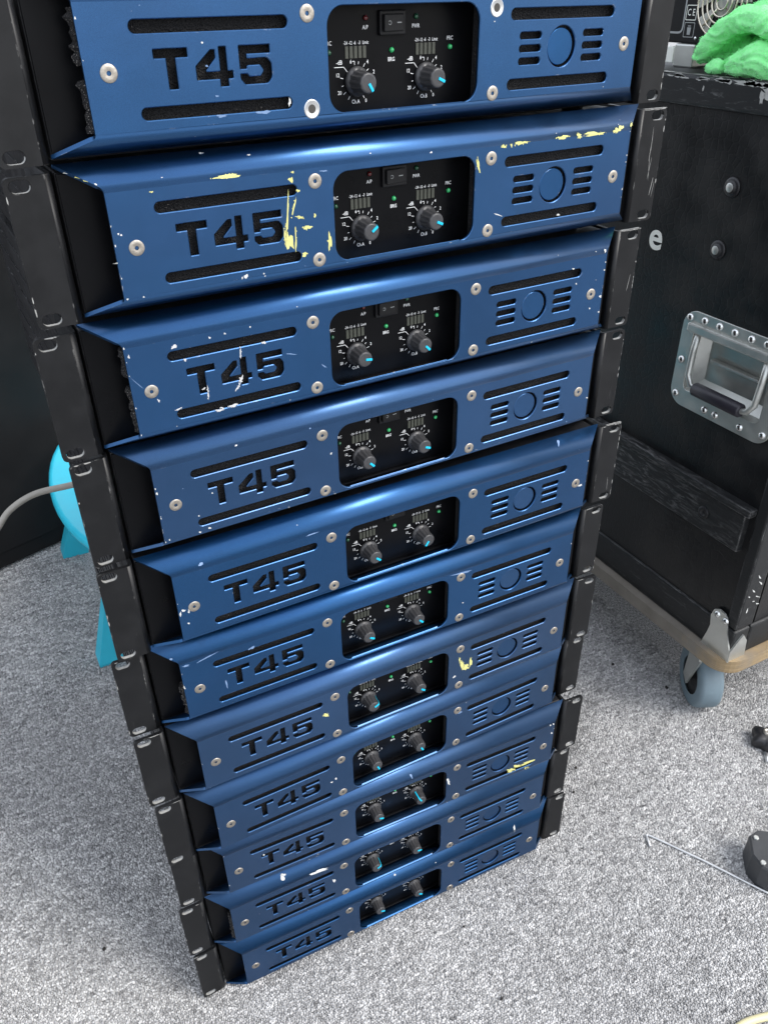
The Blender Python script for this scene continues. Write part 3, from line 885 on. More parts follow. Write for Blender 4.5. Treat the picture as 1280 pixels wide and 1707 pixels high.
CHIPS=[(1,-129.2,12,0.66,-0.02,-0.1,-0.68,"w"),(1,-80.6,-19.4,0.95,-0.06,-0.21,-2.46,"w"),(1,-97.3,-23.5,4.83,0,0,-1.07,"s"),(1,-122.7,-23.5,3.9,0,-0.03,-0.9,"s"),(1,-128.1,1.1,0.84,-0.04,-0.08,-0.56,"s"),
    (1,-124.2,-13.6,1.39,-0.09,-0.06,-0.44,"s"),(2,-121.7,32.4,9.85,-0.13,-0.16,-1.14,"y"),(2,-167.3,29.1,1.17,-0.13,-0.08,-0.47,"y"),(2,-80.9,30.4,0.98,-0.1,-0.11,-0.83,"y"),(2,-82.4,26.2,1.24,0.46,1.03,-1.88,"y"),
    (2,-78.2,19.5,1.6,-0.18,-0.07,-0.86,"y"),(2,-86.7,4,0.8,-0.14,-2.06,-13.98,"y"),(2,-81.7,10.5,0.58,-0.18,-1.89,-5.63,"y"),(2,-78.2,4,3.18,-0.81,-0.17,-0.69,"y"),(2,-86.6,-9.4,2.83,0.04,0.68,-6.25,"y"),
    (2,-82.1,-9.3,0.61,-0.09,-0.59,-7.28,"y"),(2,-89.2,-6.5,0.61,-0.04,0.05,-5.45,"y"),(2,-73.3,-2.8,3.1,-0.18,0.04,-1.46,"y"),(2,-67.9,3.7,0.83,-0.11,-0.1,-1.43,"y"),(2,-58.4,-13.5,1.5,-0.21,-0.32,-5.62,"y"),
    (2,-76.6,-19.1,1.88,0.66,0.83,-1.6,"y"),(2,55.9,20.7,0.98,0.01,1.3,-5.38,"y"),(2,52.1,26,1.82,-1.5,-0.67,-0.46,"y"),(2,76.3,30.5,2.28,-0.21,0,-1.31,"y"),(2,82.9,30.6,1.01,0.04,0.3,-1.32,"y"),
    (2,91.2,31.4,6.63,0.44,0.22,-1.13,"y"),(2,128.4,31.6,5.97,0.08,0.15,-1.37,"y"),(2,143.4,31.5,2.22,-0.19,-0.12,-1.76,"y"),(2,157.4,31.5,12.47,-0.14,0.12,-1.39,"y"),(2,178.3,31.8,2.79,0.46,0.68,-1.58,"y"),
    (2,183.2,33.4,2.88,-0.25,-0.57,-1.9,"y"),(2,194.3,34.6,1.15,-0.11,-1.2,-2.55,"y"),(2,-117.4,-26.5,1.62,0.57,0.56,-1.22,"w"),(2,-119.8,-26.9,0.58,-0.1,-0.11,-0.92,"w"),(2,-105.4,-26.7,0.6,-0.1,-0.06,-0.56,"w"),
    (2,-189.5,9.3,0.65,-0.09,-0.12,-0.64,"w"),(2,-210.3,46.9,0.75,-0.11,-0.18,-0.62,"w"),(2,-205.2,43,0.91,-0.14,-0.25,-0.83,"y"),(2,-201.4,39.8,1.09,-0.84,-0.33,-0.56,"y"),(2,-195.9,36.8,0.73,-0.56,-0.34,-0.56,"w"),
    (2,131,-21.4,2.04,-0.26,0.09,-0.66,"w"),(2,75.2,-14.3,4.61,-1.85,-0.15,-0.37,"w"),(2,-193,13.7,0.49,-0.07,-0.12,-0.63,"w"),(2,-195.9,-6.4,0.49,-0.08,-0.1,-0.49,"w"),
    (2,-191.3,-27.7,0.68,-0.12,-0.13,-0.69,"w"),(2,-181.8,-28,0.69,0.12,0.1,-0.53,"w"),(2,-60.1,29,2.86,-0.09,0.02,-0.52,"s"),(2,-45.6,26.4,6.26,0.07,0.09,-0.7,"s"),(2,-103.8,45.6,1.08,-0.15,-0.27,-0.69,"w"),
    (2,-131.5,50.9,1.46,0.06,-0.17,-0.68,"w"),(3,-161.9,26.4,2.55,0.64,0.31,-1.14,"m"),(3,-156.4,16.4,0.76,-0.95,-0.73,-0.62,"m"),(3,-138.6,27.6,0.78,-0.16,-0.11,-0.78,"m"),(3,-128.4,28.3,0.79,-0.16,-0.08,-0.59,"m"),
    (3,-102.7,16.9,1.88,-0.39,-0.1,-1.02,"m"),(3,-119.5,13.4,0.62,-0.08,-0.11,-3.71,"m"),(3,-121.2,-4.9,0.93,-0.58,-1.5,-2.9,"m"),(3,-124,-9.9,0.5,-0.44,-2.76,-3.5,"m"),(3,-144.8,-9.3,0.6,-0.09,-0.3,-5.5,"m"),
    (3,-147.2,-5.7,1.49,0.5,0.22,-0.61,"m"),(3,-139.2,-23.4,3.3,-0.34,0,-0.88,"m"),(3,-128.9,-22.4,3.76,-0.1,0.09,-1.11,"m"),(3,-137,-22.1,1.64,-0.41,-0.08,-0.64,"m"),(3,-165.8,-15.8,2.65,0.61,0.16,-0.63,"m"),
    (3,-177.4,-6.9,0.75,0.1,0.23,-1.44,"m"),(3,-190.5,25.8,0.71,-0.15,-0.24,-1.31,"m"),(3,-188.4,7.4,3.49,-4.73,-0.17,-0.15,"s"),
    (3,-84.2,5,3.89,-1.17,-0.07,-0.41,"s"),(3,-60.2,-9,2.17,-2.02,-0.29,-0.3,"s"),(3,159.1,24.1,1.24,-0.2,0.11,-0.72,"w"),(3,164,11.4,0.95,-0.16,0.11,-0.74,"w"),(3,190.9,33.4,1.2,-0.18,-0.39,-1.38,"w"),
    (3,192.3,17.9,0.98,-0.16,0.13,-0.75,"w"),(3,191.6,-3.7,1.33,-0.23,0.27,-1.55,"w"),(3,181.5,-12,0.99,-0.18,0.13,-0.78,"w"),(3,192,-16.9,1.01,-0.19,0.14,-0.79,"w"),(4,-192,13.1,0.79,-0.25,-0.19,-1.14,"w"),
    (4,-167.2,-27.4,1.07,-0.37,-0.11,-0.75,"w"),(4,-159.8,-26.3,1.32,-0.18,0.01,-0.78,"w"),(4,-189.5,-26.3,0.62,-0.22,-0.12,-0.74,"w"),(4,-166.1,-13.8,0.64,-0.21,-0.11,-0.73,"w"),
    (4,-154.1,1.6,0.64,-0.2,-0.1,-0.72,"w"),(4,-60.1,6.8,0.85,0.74,0.54,-0.65,"w"),(4,192.3,-8.4,1.08,-0.26,0.15,-0.91,"w"),(4,-58,-30.8,1.62,-1.74,1.42,-4.34,"w"),(4,-96.9,-30.7,1.31,-1.28,0.79,-3.2,"w"),
    (5,-189.2,-0.4,1.5,-0.62,-0.21,-1.36,"w"),(5,-184.8,-1.6,1.08,-0.44,-0.16,-1.09,"w"),(5,-185.5,-3.1,0.87,-0.36,-0.16,-1.1,"w"),(5,-191.9,-2.8,0.86,-0.36,-0.38,-2.45,"w"),(5,-187.1,-13.6,0.87,-0.37,-0.13,-0.84,"w"),
    (5,186.5,-3.9,3.32,0.12,0.53,-1.07,"w"),(5,164.1,46.8,1.26,-0.13,-1.49,-3.98,"s"),(5,-170.3,35.3,2.17,0.12,0.03,-1.33,"s"),(5,-82.4,32.5,6.28,0.33,0.06,-0.48,"s"),
    (6,-171.1,30.3,9.93,2.14,0.13,-0.59,"s"),(6,-188.4,29,3.69,-0.33,0.04,-0.96,"s"),(6,-198,38.5,1.81,0.05,0.03,-0.96,"s"),(6,-133.9,24.5,3.23,0.9,0.38,-1.3,"s"),
    (6,-159,-4.6,0.74,-0.08,0.43,-6.18,"s"),(6,-193.5,7.7,1.14,-0.54,-0.43,-2.81,"w"),(6,-6.4,25.6,17.12,-1.04,0.31,-1.42,"s"),(6,67.5,28.5,12.41,-0.95,0.3,-1.1,"s"),
    (7,-76.6,5.5,2.53,-0.08,0.55,-2.85,"y"),(7,69.4,2.1,2.07,-0.52,1.44,-7.76,"y"),(7,73.8,-3.1,3.59,0.8,1.96,-4.39,"y"),(7,79.2,0.9,1.78,-1.15,-0.65,-6.05,"y"),
    (7,66.2,9.9,1.05,-0.47,0.18,-4.05,"y"),(7,60.9,-10.2,1.82,0.99,0.72,-1.27,"w"),(8,-73.2,0.2,1.26,-0.75,-0.09,-1.74,"w"),
    (8,-77.9,-2.4,1.26,-0.76,-0.07,-1.31,"w"),(8,68.5,19.5,4.85,-0.37,0.44,-1.48,"s"),(9,161.1,-17.5,12.98,-0.21,0.85,-2.37,"y"),(9,147.2,-16.4,5.76,-1.79,0.61,-2.87,"y"),
    (9,138.4,-19,5.78,-2.08,0.62,-3.41,"y"),(9,162.4,-29.3,4.16,-0.79,2.09,-4.97,"y"),(9,191.1,31.7,1.19,-0.47,-0.09,-1.16,"w"),(9,187,31.7,1.19,-0.47,-0.09,-1.16,"w"),(9,190.2,17.5,1.31,-0.64,0.25,-2.12,"w"),
    (9,56.2,6.2,2.11,-0.13,1.76,-6.6,"w"),(9,-108.1,-31,1.41,2.55,-0.97,4.05,"w"),(9,-98.1,-30.6,0.88,3.84,-1.55,7.34,"w"),(9,-154,9.6,1.18,-0.76,-0.14,-1.4,"w"),
    (9,12.1,37.3,0.98,0.13,0.65,-3.59,"s"),(10,-133.5,41.5,2.41,-0.74,-0.93,-3.96,"w"),(10,-132,44,3.63,-1.11,-0.34,-1.42,"w"),(10,-94.8,32.9,12.18,-1.25,0.16,-2.12,"w"),(10,-79.1,5.2,1.42,-2.37,-1.37,-2.44,"w"),
    (11,156.9,35.4,1.17,-0.35,-1.19,-3.99,"w"),(11,-4.5,43.3,1.35,-0.53,-0.48,-1.19,"w")]
POSE=[(5.08,1.24,0.0644,921.14,-0.0033),(4.97,-0.28,0.0353,833.77,0.0008),(-0.29,3.44,0.0233,743.70,0.0026),(1.98,5.49,0.0270,656.10,-0.0008),(0.98,-4.50,0.0081,570.04,-0.0017),
    (-4.40,0.52,-0.0130,479.72,0.0005),(-3.74,-3.64,-0.0102,394.63,-0.0015),(-0.79,-0.26,0.0010,304.96,-0.0020),(0.24,-1.40,-0.0482,220.68,-0.0007),(-3.24,0.19,-0.0442,130.99,0.0001),
    (-0.78,-0.81,-0.0436,45.13,0.0004)]

# ------------------------------------------------------------------ the amplifiers
ME = {}
def shared(key, mb, m):
    o = mb.obj('tmp', m)
    me = o.data; me.name = key
    bpy.data.objects.remove(o)
    ME[key] = me
shared('fascia', make_fascia(), 'blue')
shared('badge_disc', MB().lathe([(11.0, 0), (11.0, 1.7), (10.6, 2.0), (0.01, 2.0)], 40, FACE, smooth=False, capb=False), 'blue')
shared('front_panel', front_panel_mb(), 'panel')
shared('panel_print', panel_print(), 'ink')
shared('chassis', chassis_mb(), 'steel')
shared('ear_r', ear_mb(1), 'ear')
shared('ear_l', ear_mb(-1), 'ear')
shared('knob', knob_mb(), 'knob')
shared('pointer', pointer_mb(), 'cyan')
shared('screw', screw_mb(), 'screw')
shared('socket', screw_socket_mb(), 'socket')
shared('countersink', MB().lathe([(5.2, -0.2), (5.1, 0.25), (4.7, 0.5), (2.4, 0.12)], 24, FACE, smooth=False, capa=False, capb=False), 'hole')
shared('bore', MB().lathe([(2.45, 0.16), (0.01, 0.14)], 16, FACE, smooth=False, capa=False, capb=False), 'socket')
shared('foam_l', MB().box(-191.0, -57, -9.6, -3.0, -29.5, 30.5, 0.8), 'foam')
shared('foam_r', MB().box(57, 191.0, -9.6, -3.0, -29.5, 30.5, 0.8), 'foam')
led = [(1.55, 0), (1.55, 0.8), (1.2, 1.5), (0.6, 1.9), (0.01, 2.0)]
for k in ('ledg', 'ledd', 'ledr'):
    shared(k, MB().lathe(led, 14, FACE, capb=False), k)
mt = MB()
for k in range(5):
    mt.box(-7.3 + k * 3.1, -5.1 + k * 3.1, 3.1, 3.9, -3.2, 3.2, 0.1)
shared('meter', mt, 'meter')
sw = MB().box(-9.4, 9.4, 1.2, 3.9, -6.6, 6.6, 0.8)
shared('switch', sw, 'switch')
rk = MB().box(-7.6, 7.6, -0.4, 1.6, -4.6, 4.6, 0.6, Matrix.Rotation(radians(7), 4, 'Z'))
shared('rocker', rk, 'switch')
rp = MB()
ring = circle(-3.6, 0, 1.15, 18); ri = circle(-3.6, 0, 0.85, 18)
rp.add([(x, -0.95, z) for x, z in ring] + [(x, -0.95, z) for x, z in ri], [[k, (k + 1) % 18, 18 + (k + 1) % 18, 18 + k] for k in range(18)])
rp.add([(2.0, -0.32, -0.28), (5.4, 0.1, -0.28), (5.4, 0.1, 0.28), (2.0, -0.32, 0.28)], [[0, 1, 2, 3]])
shared('rocker_print', rp, 'inkdim')

def make_amp(label):
    t = thing('rack_amplifier', label, 'amplifier', group='blue rack amplifiers in the stack')
    link('chassis', ME['chassis'], t)
    fp = link('front_panel', ME['front_panel'], t)
    link('panel_print', ME['panel_print'], fp)
    link('rack_ear', ME['ear_l'], t); link('rack_ear', ME['ear_r'], t)
    fa = link('fascia', ME['fascia'], t)
    link('badge_disc', ME['badge_disc'], fa, (BADGE[0], -D + 3.7, BADGE[1]))
    link('foam_filter', ME['foam_l'], t); link('foam_filter', ME['foam_r'], t)
    for x, z in SCREWS:
        s = link('screw', ME['screw'], t, (x, -D, z))
        link('hex_socket', ME['socket'], s)
    for s in (-1, 1):
        k = link('knob', ME['knob'], t, (s * KX, 3.7, KZ))
        link('pointer', ME['pointer'], k)
        link('level_meter', ME['meter'], t, (s * KX - 0.2, 0, 2.5))
        link('indicator_led', ME['ledg' if s > 0 else 'ledd'], t, (s * 44.2, 3.7, 2.8))
    link('indicator_led', ME['ledg'], t, (0, 3.7, 2.7))
    link('indicator_led', ME['ledr'], t, (-18.4, 3.7, 20.2))
    link('indicator_led', ME['ledd'], t, (18.0, 3.7, 20.2))
    w = link('power_switch', ME['switch'], t, (0, 0, 17.3))
    r = link('rocker', ME['rocker'], w)
    link('rocker_print', ME['rocker_print'], w)
    return t

def copy_tree(o, parent=None):
    c = o.copy(); COL.objects.link(c)
    if parent is not None: c.parent = parent
    for ch in o.children: copy_tree(ch, c)
    return c

LABELS = [
    'topmost blue T45 amplifier, cut off by the photo edge, with two empty screw holes',
    'second blue T45 amplifier from the top, yellow scratches beside its 45',
    'third blue T45 amplifier from the top, silver cracks through its 4',
    'fourth blue T45 amplifier from the top, set back below the silver-cracked one',
    'fifth blue T45 amplifier from the top, standing proud with white chips beside its left screw',
    'sixth blue T45 amplifier from the top, pale scuffs on its upper left corner',
    'seventh blue T45 amplifier from the top, yellow scratches between window and right vents',
    'eighth blue T45 amplifier from the top, directly above the one with yellow-streaked vents',
    'ninth blue T45 amplifier from the top, yellow streaks across its right vents',
    'tenth blue T45 amplifier from the top, white gouges above its T45',
    'bottom blue T45 amplifier of the stack, resting on the grey carpet',
]
KNOBS = [(-58, -24), (38, -24), (-8, -45), (-45, -22), (-40, -125), (-30, -45), (28, -40), (-68, -62), (-25, 118), (32, -8), (-25, -40)]

amp0 = make_amp(LABELS[0])
amps = [amp0]
for lab in LABELS[1:]:
    a = copy_tree(amp0); a['label'] = lab
    amps.append(a)
for k, (a, (dx, dy, yaw, z, tilt)) in enumerate(zip(amps, POSE)):
    a.location = Vector((dx, dy, z)) * MM
    a.rotation_euler = (0, -tilt, yaw)
    kn = sorted([c for c in a.children if c.name.split('.')[0] == 'knob'], key=lambda c: c.location.x)
    for c, ang in zip(kn, KNOBS[k]):
        c.rotation_euler = (0, -radians(ang), 0)
    # rubber feet that reach down to whatever the amplifier stands on
    below = POSE[k + 1][3] + 41.0 if k < 10 else 0.0
    h = (z - 41.2) - below
    if h > 0.4:
        for x in (-190, 190):
            for y in (40, 385):
                MB().lathe([(7, -h - 41.1), (8, -h - 40.9), (8.5, -40.0)], 16).obj('rubber_foot', 'rubber', a, (x, y, 0))
    # paint damage
    by = {}
    for i, (n_, cx, s, ux, us, vx, vs, col) in enumerate(CHIPS):
        if n_ != k + 1 or (abs(cx) < 55 and abs(s) < 29): continue
        ux, vx, us, vs = (q * (0.85 if col == 'y' else 0.8) for q in (ux, vx, us, vs))
        jag = {'y': 0.45, 'w': 0.4, 'm': 0.45, 's': 0.4}[col]
        pts = blob(cx, s, (ux, us), (vx, vs), 100 + i, 16, jag)
        by.setdefault(col, []).append((cx, s, pts))
        if col in 'ym' and abs(ux) + abs(vs) > 3:       # ragged crumbs round the bigger patches
            rnd = random.Random(i)
            for _ in range(5):
                a1 = rnd.uniform(0, 6.28); q = rnd.uniform(1.0, 1.35)
                px = cx + (ux * cos(a1) + vx * sin(a1)) * q; ps = s + (us * cos(a1) + vs * sin(a1)) * q
                r1 = rnd.uniform(0.15, 0.5)
                by[col].append((px, ps, blob(px, ps, (r1, 0), (0, r1), i * 31 + _, 8, 0.4)))
    rnd = random.Random(900 + k)
    for _ in range((10, 12, 9, 6, 4, 3, 2, 1, 2, 1, 1)[k]):                                  # specks
        px = rnd.uniform(-190, 190); ps = rnd.choice((rnd.uniform(-29, 33), rnd.uniform(28, 42), rnd.uniform(-30, -24)))
        if abs(px) < 55 and abs(ps) < 29: continue
        r1 = rnd.choice((0.2, 0.25, 0.35, 0.5))
        by.setdefault(rnd.choice('wsm'), []).append((px, ps, blob(px, ps, (r1 * rnd.uniform(1, 2.2), 0), (0, r1), 5000 + k * 50 + _, 8, 0.4)))
    for _ in range((3, 7, 7, 4, 3, 3, 1, 1, 3, 0, 0)[k]):                                   # nicks along the left and right sheet edges
        sx = rnd.choice((-1, 1)); ps = rnd.uniform(-28, 33)
        r1 = rnd.uniform(0.2, 0.5)
        by.setdefault('w', []).append((sx * 192.4, ps, blob(sx * 192.4, ps, (r1 * .8, 0), (0, r1 * 1.5), 9000 + k * 20 + _, 8, 0.3)))
    for col, bl in by.items():
        mb = MB()
        for cx, s, pts in bl:
            pts = ccw(pts)
            m = len(pts)
            def lay(p, lift):
                q = on_fascia(p[0], p[1], lift); w = hw(q.y) - 0.15
                q.x = max(-w, min(w, q.x)); return q
            top = [lay(p, 0.13) for p in pts]
            base = [lay(p, -0.1) for p in pts]
            mb.add([on_fascia(cx, s, 0.13)] + top + base,
                   [[0, 1 + i, 1 + (i + 1) % m] for i in range(m)] + [[1 + i, 1 + m + i, 1 + m + (i + 1) % m, 1 + (i + 1) % m] for i in range(m)])
        o = mb.obj({'y': 'yellow_scratches', 'w': 'white_chips', 'm': 'bare_metal_chips', 's': 'pale_scuffs'}[col], 'chip_' + col, a)
        o['kind'] = 'stuff'
def patches(name, m, parent, polys, axis, lift=0.15):
    """thin irregular patches of bared metal on a flat face; axis 'y': faces -Y at (x,z), 'x': faces -X at (y,z), 'z': faces up at (x,y)"""
    mb = MB()
    for c0, pts in polys:
        pts = ccw(pts); m_ = len(pts)
        f = {'y': lambda p, l: (p[0], c0 - l, p[1]), 'x': lambda p, l: (c0 - l, p[0], p[1]), 'z': lambda p, l: (p[0], p[1], c0 + l)}[axis]
        cx = sum(p[0] for p in pts) / m_; cy = sum(p[1] for p in pts) / m_
        mb.add([f((cx, cy), lift)] + [f(p, lift) for p in pts] + [f(p, -0.1) for p in pts],
               [[0, 1 + i, 1 + (i + 1) % m_] for i in range(m_)] + [[1 + i, 1 + m_ + i, 1 + m_ + (i + 1) % m_, 1 + (i + 1) % m_] for i in range(m_)])
    o = mb.obj(name, m, parent); o['kind'] = 'stuff'
    return o

def torn_foam(z0, z1, seed):
    rnd = random.Random(seed); mb = MB(); n = max(4, int((z1 - z0) / 2))
    g = []
    for i in range(n + 1):
        z = z0 + (z1 - z0) * i / n
        e = rnd.uniform(-1.5, 2.5)
        for (x, y) in ((-190, -12.2), (-192.6 - e * .6, -12.0), (-194.8 - e * .8, -8.5), (-194 - e * .5, -4.5), (-190, -3)):
            g.append((x + rnd.uniform(-.6, .6), y + rnd.uniform(-.4, .4), z + rnd.uniform(-.5, .5)))
    mb.add(g, [[i * 5 + k, i * 5 + k + 1, (i + 1) * 5 + k + 1, (i + 1) * 5 + k] for i in range(n) for k in range(4)])
    mb.add(g[:5], [[0, 1, 2, 3, 4]]); mb.add(g[-5:], [[4, 3, 2, 1, 0]])
    return mb
for k, z0, z1 in ((0, 4, 29), (0, -27, -3), (2, 11, 29), (2, -27, 3), (5, -26, 4), (9, -25, 15)):
    torn_foam(z0, z1, k * 7 + int(z0)).obj('torn_foam', 'foamdust', amps[k])
rim = {}
for sd_ in (-1, 1):                                       # slot walls rubbed to bare metal by the rack screws
    rim[sd_] = []
    for z in (-36.6, 36.6):
        mb = MB()
        h = slot(227.45, 238.55, z - 3.25, z + 3.25)
        h = [p for p in h]
        low = sorted([i for i, p in enumerate(h)], key=lambda i: i)
        for i in range(len(h)):
            a, b = h[i], h[(i + 1) % len(h)]
            if (a[1] + b[1]) / 2 > z - 0.3: continue
            mb.add([(sd_ * a[0], 0.2, a[1]), (sd_ * b[0], 0.2, b[1]), (sd_ * b[0], 2.9, b[1]), (sd_ * a[0], 2.9, a[1])], [[0, 1, 2, 3]], True)
        o = mb.obj('slot_rim', 'wear'); rim[sd_].append(o.data); bpy.data.objects.remove(o)
for k, a in enumerate(amps):
    for c in [c for c in a.children if c.name.split('.')[0] == 'rack_ear']:
        sd_ = 1 if c.data == ME['ear_r'] else -1
        bend = radians(random.Random(k * 5 + sd_).uniform(-4, 3) - (7 if (k, sd_) == (1, 1) else 0)) * sd_
        px_ = sd_ * 217.0 * MM
        c.rotation_euler = (0, 0, bend); c.location = (px_ - px_ * cos(bend), -px_ * sin(bend), 0)
        for r_ in rim[sd_]: link('slot_rim', r_, c)
        rnd = random.Random(k * 2 + sd_ + 77)
        heavy = (k, sd_) in ((1, 1), (2, 1), (4, 1))
        polys = []
        for _ in range(16 if heavy else 3):               # along the top and outer edges
            if rnd.random() < 0.6:
                x = rnd.uniform(220, 240); w = rnd.uniform(0.8, 4.0)
                polys.append((0, blob(sd_ * x, 41.2, (w, 0), (0, rnd.uniform(.25, .6)), rnd.randrange(9999), 10, .3)))
            else:
                z = rnd.uniform(-38, 38); w = rnd.uniform(0.6, 2.5)
                polys.append((0, blob(sd_ * 240.9, z, (rnd.uniform(.2, .45), 0), (0, w), rnd.randrange(9999), 10, .3)))
        if heavy:
            for _ in range(6 if k == 1 else 1):
                x = rnd.uniform(229, 239); z = rnd.uniform(-28, 20)
                polys.append((0, blob(sd_ * x, z, (rnd.uniform(.1, .22), rnd.uniform(-.2, .2)), (rnd.uniform(-1, 1), rnd.uniform(2, 9)), rnd.randrange(9999), 10, .3)))
        patches('edge_wear', 'wear', c, [(0, [(max(-241.2, min(241.2, p[0])), min(41.5, p[1])) for p in q]) for _, q in polys], 'y', 0.1)
        if heavy:
            tp = [(41.6, [(max(min(sd_ * p[0], 241), 220) * sd_, max(.1, min(2.9, p[1]))) for p in blob(sd_ * rnd.uniform(222, 239), 1.4, (rnd.uniform(2, 6), 0), (0, 1.3), rnd.randrange(9999), 12, .3)]) for _ in range(5)]
            patches('top_edge_wear', 'wear', c, tp, 'z', 0.1)
# two screws are missing on the topmost amplifier
for c in list(amps[0].children):
    if c.name.split('.')[0] == 'screw' and ((c.location.x < -0.05 and c.location.x > -0.1 and c.location.z < 0) or (0.05 < c.location.x < 0.1 and c.location.z > 0)):
        c.data = ME['countersink']; c.name = 'screw_hole'; c['label'] = 'empty countersunk screw hole'
        for g in c.children:
            g.data = ME['bore']; g.name = 'bore'

# ------------------------------------------------------------------ flight case on its castor board (right)
CX0, CX1, CY0, CY1 = 546.0, 1150.0, 22.0, 640.0
case = thing('flight_case', 'big black flight case with recessed metal handle, right of the amplifier stack', 'flight case', (CX0, CY0, 150))
def P(x, y, z): return (x - CX0, y - CY0, z - 150)
def cbox(name, m, x0, x1, y0, y1, z0, z1, ch=1.5, parent=None):
    return MB().box(x0 - CX0, x1 - CX0, y0 - CY0, y1 - CY0, z0 - 150, z1 - 150, ch).obj(name, m, parent or case)
# side panel with the opening for the dish of the handle
HY0, HY1, HZ0, HZ1 = 52.0, 216.0, 474.0, 604.0
pan = MB()
Rz = Matrix(((0, 1, 0, 0), (-1, 0, 0, 0), (0, 0, 1, 0), (0, 0, 0, 1)))      # plate x -> -y, plate -Y (front) -> -X
tmp = MB()
plate(tmp, [(-(CY1 - 20 - CY0), 330 - 150), (-(40 - CY0), 330 - 150), (-(40 - CY0), 834 - 150), (-(CY1 - 20 - CY0), 834 - 150)],
      [rrect(-(HY1 - 18 - CY0), -(HY0 + 18 - CY0), HZ0 + 22 - 150, HZ1 - 20 - 150, 8)], 0, 10, 0.2)
pan.v = [Vector((p.y, -p.x, p.z)) for p in tmp.v]; pan.f = tmp.f; pan.sm = tmp.sm
pan.obj('side_panel', 'board', case, (3, 0, 0))
cbox('lower_panel', 'board', CX0 + 3, CX0 + 12, 40, CY1 - 20, 196, 330, 0.5)
cbox('front_panel', 'board', CX0 + 40, CX1 - 20, CY0 + 3, CY0 + 12, 196, 834, 0.5)
cbox('body', 'bodyblack', CX0 + 60, CX1 - 5, CY0 + 12.5, CY1, 152, 836, 2)
cbox('corner_post', 'trim', CX0, CX0 + 34, CY0, CY0 + 18, 202, 836, 3)
cbox('corner_post', 'trim', CX0, CX0 + 34, CY1 - 20, CY1, 202, 836, 3)
cbox('bottom_rail', 'trim', CX0 - 1, CX0 + 30, CY0 - 1, CY1, 150, 200, 3)
cbox('bottom_rail', 'trim', CX0 + 31, CX1, CY0 - 1, CY0 + 20, 150, 200, 3)
cbox('lid_rail', 'trim', CX0 - 2, CX0 + 60, CY0 - 2, CY1, 832, 865, 4)
cbox('lid', 'trim', CX0 + 60.5, CX1, CY0 - 2, CY1, 834, 864.5, 2)
st = MB().box(-7, 6, 27, CY1 - 40 - CY0, 322 - 150, 380 - 150, 1.5)
st.box(-11, 4, 19, CY1 - 40 - CY0, 380.3 - 150, 391 - 150, 2)
strip = st.obj('joint_strip', 'trimworn', case)
for y in (112, 300, 500):
    MB().lathe([(9, 0), (8.5, 1.2), (6, 2), (4.2, 2), (4, 0.8), (0.01, 0.8)], 20, Matrix.Rotation(radians(-90), 4, 'Y'), capb=False).obj('rivet', 'steel', strip, P(CX0 - 7, y, 350))
for y, z in ((185, 755), (187, 683), (470, 755), (470, 683)):
    b = MB().lathe([(11.5, 0), (11, 1.5), (8, 2.2), (7.2, 2.4), (6.2, 4.2), (3.2, 5.4), (0.01, 5.6)], 24, Matrix.Rotation(radians(-90), 4, 'Y'), capb=False).obj('bolt_head', 'blackplastic', case, P(CX0 + 3, y, z))
    MB().lathe([(5.2, 4.9), (3.4, 5.8), (0.01, 6.0)], 16, Matrix.Rotation(radians(-90), 4, 'Y'), capa=False, capb=False).obj('highlight_tip', 'zinc', b)  # pale cap puts the dull highlight of the black dome into its colour
# white letter painted on the side
V, F = text_geo([('e', 0, 0, 44, 'CENTER', 1.0)])
zc = sum(v[1] for v in V) / len(V)
def bold(V):
    return V
le = MB(); n = len(V)
le.add([(-0.35, -x, z - zc) for x, z in V], F)
c_ = bpy.data.curves.new('e', 'FONT'); c_.body = 'e'; c_.size = 50; c_.align_x = 'CENTER'; c_.offset = 0.9; c_.extrude = 0.3; c_.resolution_u = 6
o_ = bpy.data.objects.new('e', c_); COL.objects.link(o_)
bpy.context.view_layer.update()
me_ = bpy.data.meshes.new_from_object(o_.evaluated_get(bpy.context.evaluated_depsgraph_get()))
zs = [v.co.y for v in me_.vertices]; zc = (min(zs) + max(zs)) / 2
le = MB().add([(-v.co.z, -v.co.x, v.co.y - zc) for v in me_.vertices], [list(p.vertices) for p in me_.polygons])
bpy.data.objects.remove(o_)
le.obj('letter', 'white', case, P(CX0 + 2.6, 289, 672))
# recessed handle
plt = MB(); tmp = MB()
plate(tmp, rrect(-HY1, -HY0, HZ0, HZ1, 22, 8), [rrect(-(HY1 - 20), -(HY0 + 20), HZ0 + 24, HZ1 - 22, 7)], 0, 2.0, 0.4, rim=True)
plt.v = [Vector((p.y, -p.x, p.z)) for p in tmp.v]; plt.f = tmp.f; plt.sm = tmp.sm
hy, hz = HY0, HZ0
plt.v = [Vector((p.x, p.y - HY0, p.z - HZ0)) for p in plt.v]
hd = plt.obj('handle_plate', 'zinc', case, P(CX0 + 0.8, HY0, HZ0))
w_, h_ = HY1 - HY0, HZ1 - HZ0
a0, a1, b0, b1 = 20, w_ - 20, 24, h_ - 22
dish = MB()
def dl(x, i): return [(x, a0 + i, b0 + i), (x, a1 - i, b0 + i), (x, a1 - i, b1 - i), (x, a0 + i, b1 - i)]
vs = dl(1.5, 0) + dl(10, 3) + dl(22, 14)
dish.add(vs, [[k, (k + 1) % 4, 4 + (k + 1) % 4, 4 + k] for k in range(4)] + [[4 + k, 4 + (k + 1) % 4, 8 + (k + 1) % 4, 8 + k] for k in range(4)] + [[8, 9, 10, 11]])
dish.obj('dish', 'zinc', hd)
MB().box(-6, 3, a0 - 8, a1 + 8, b1 - 5, b1 + 7, 2.5).obj('hinge_bar', 'zinc', hd)
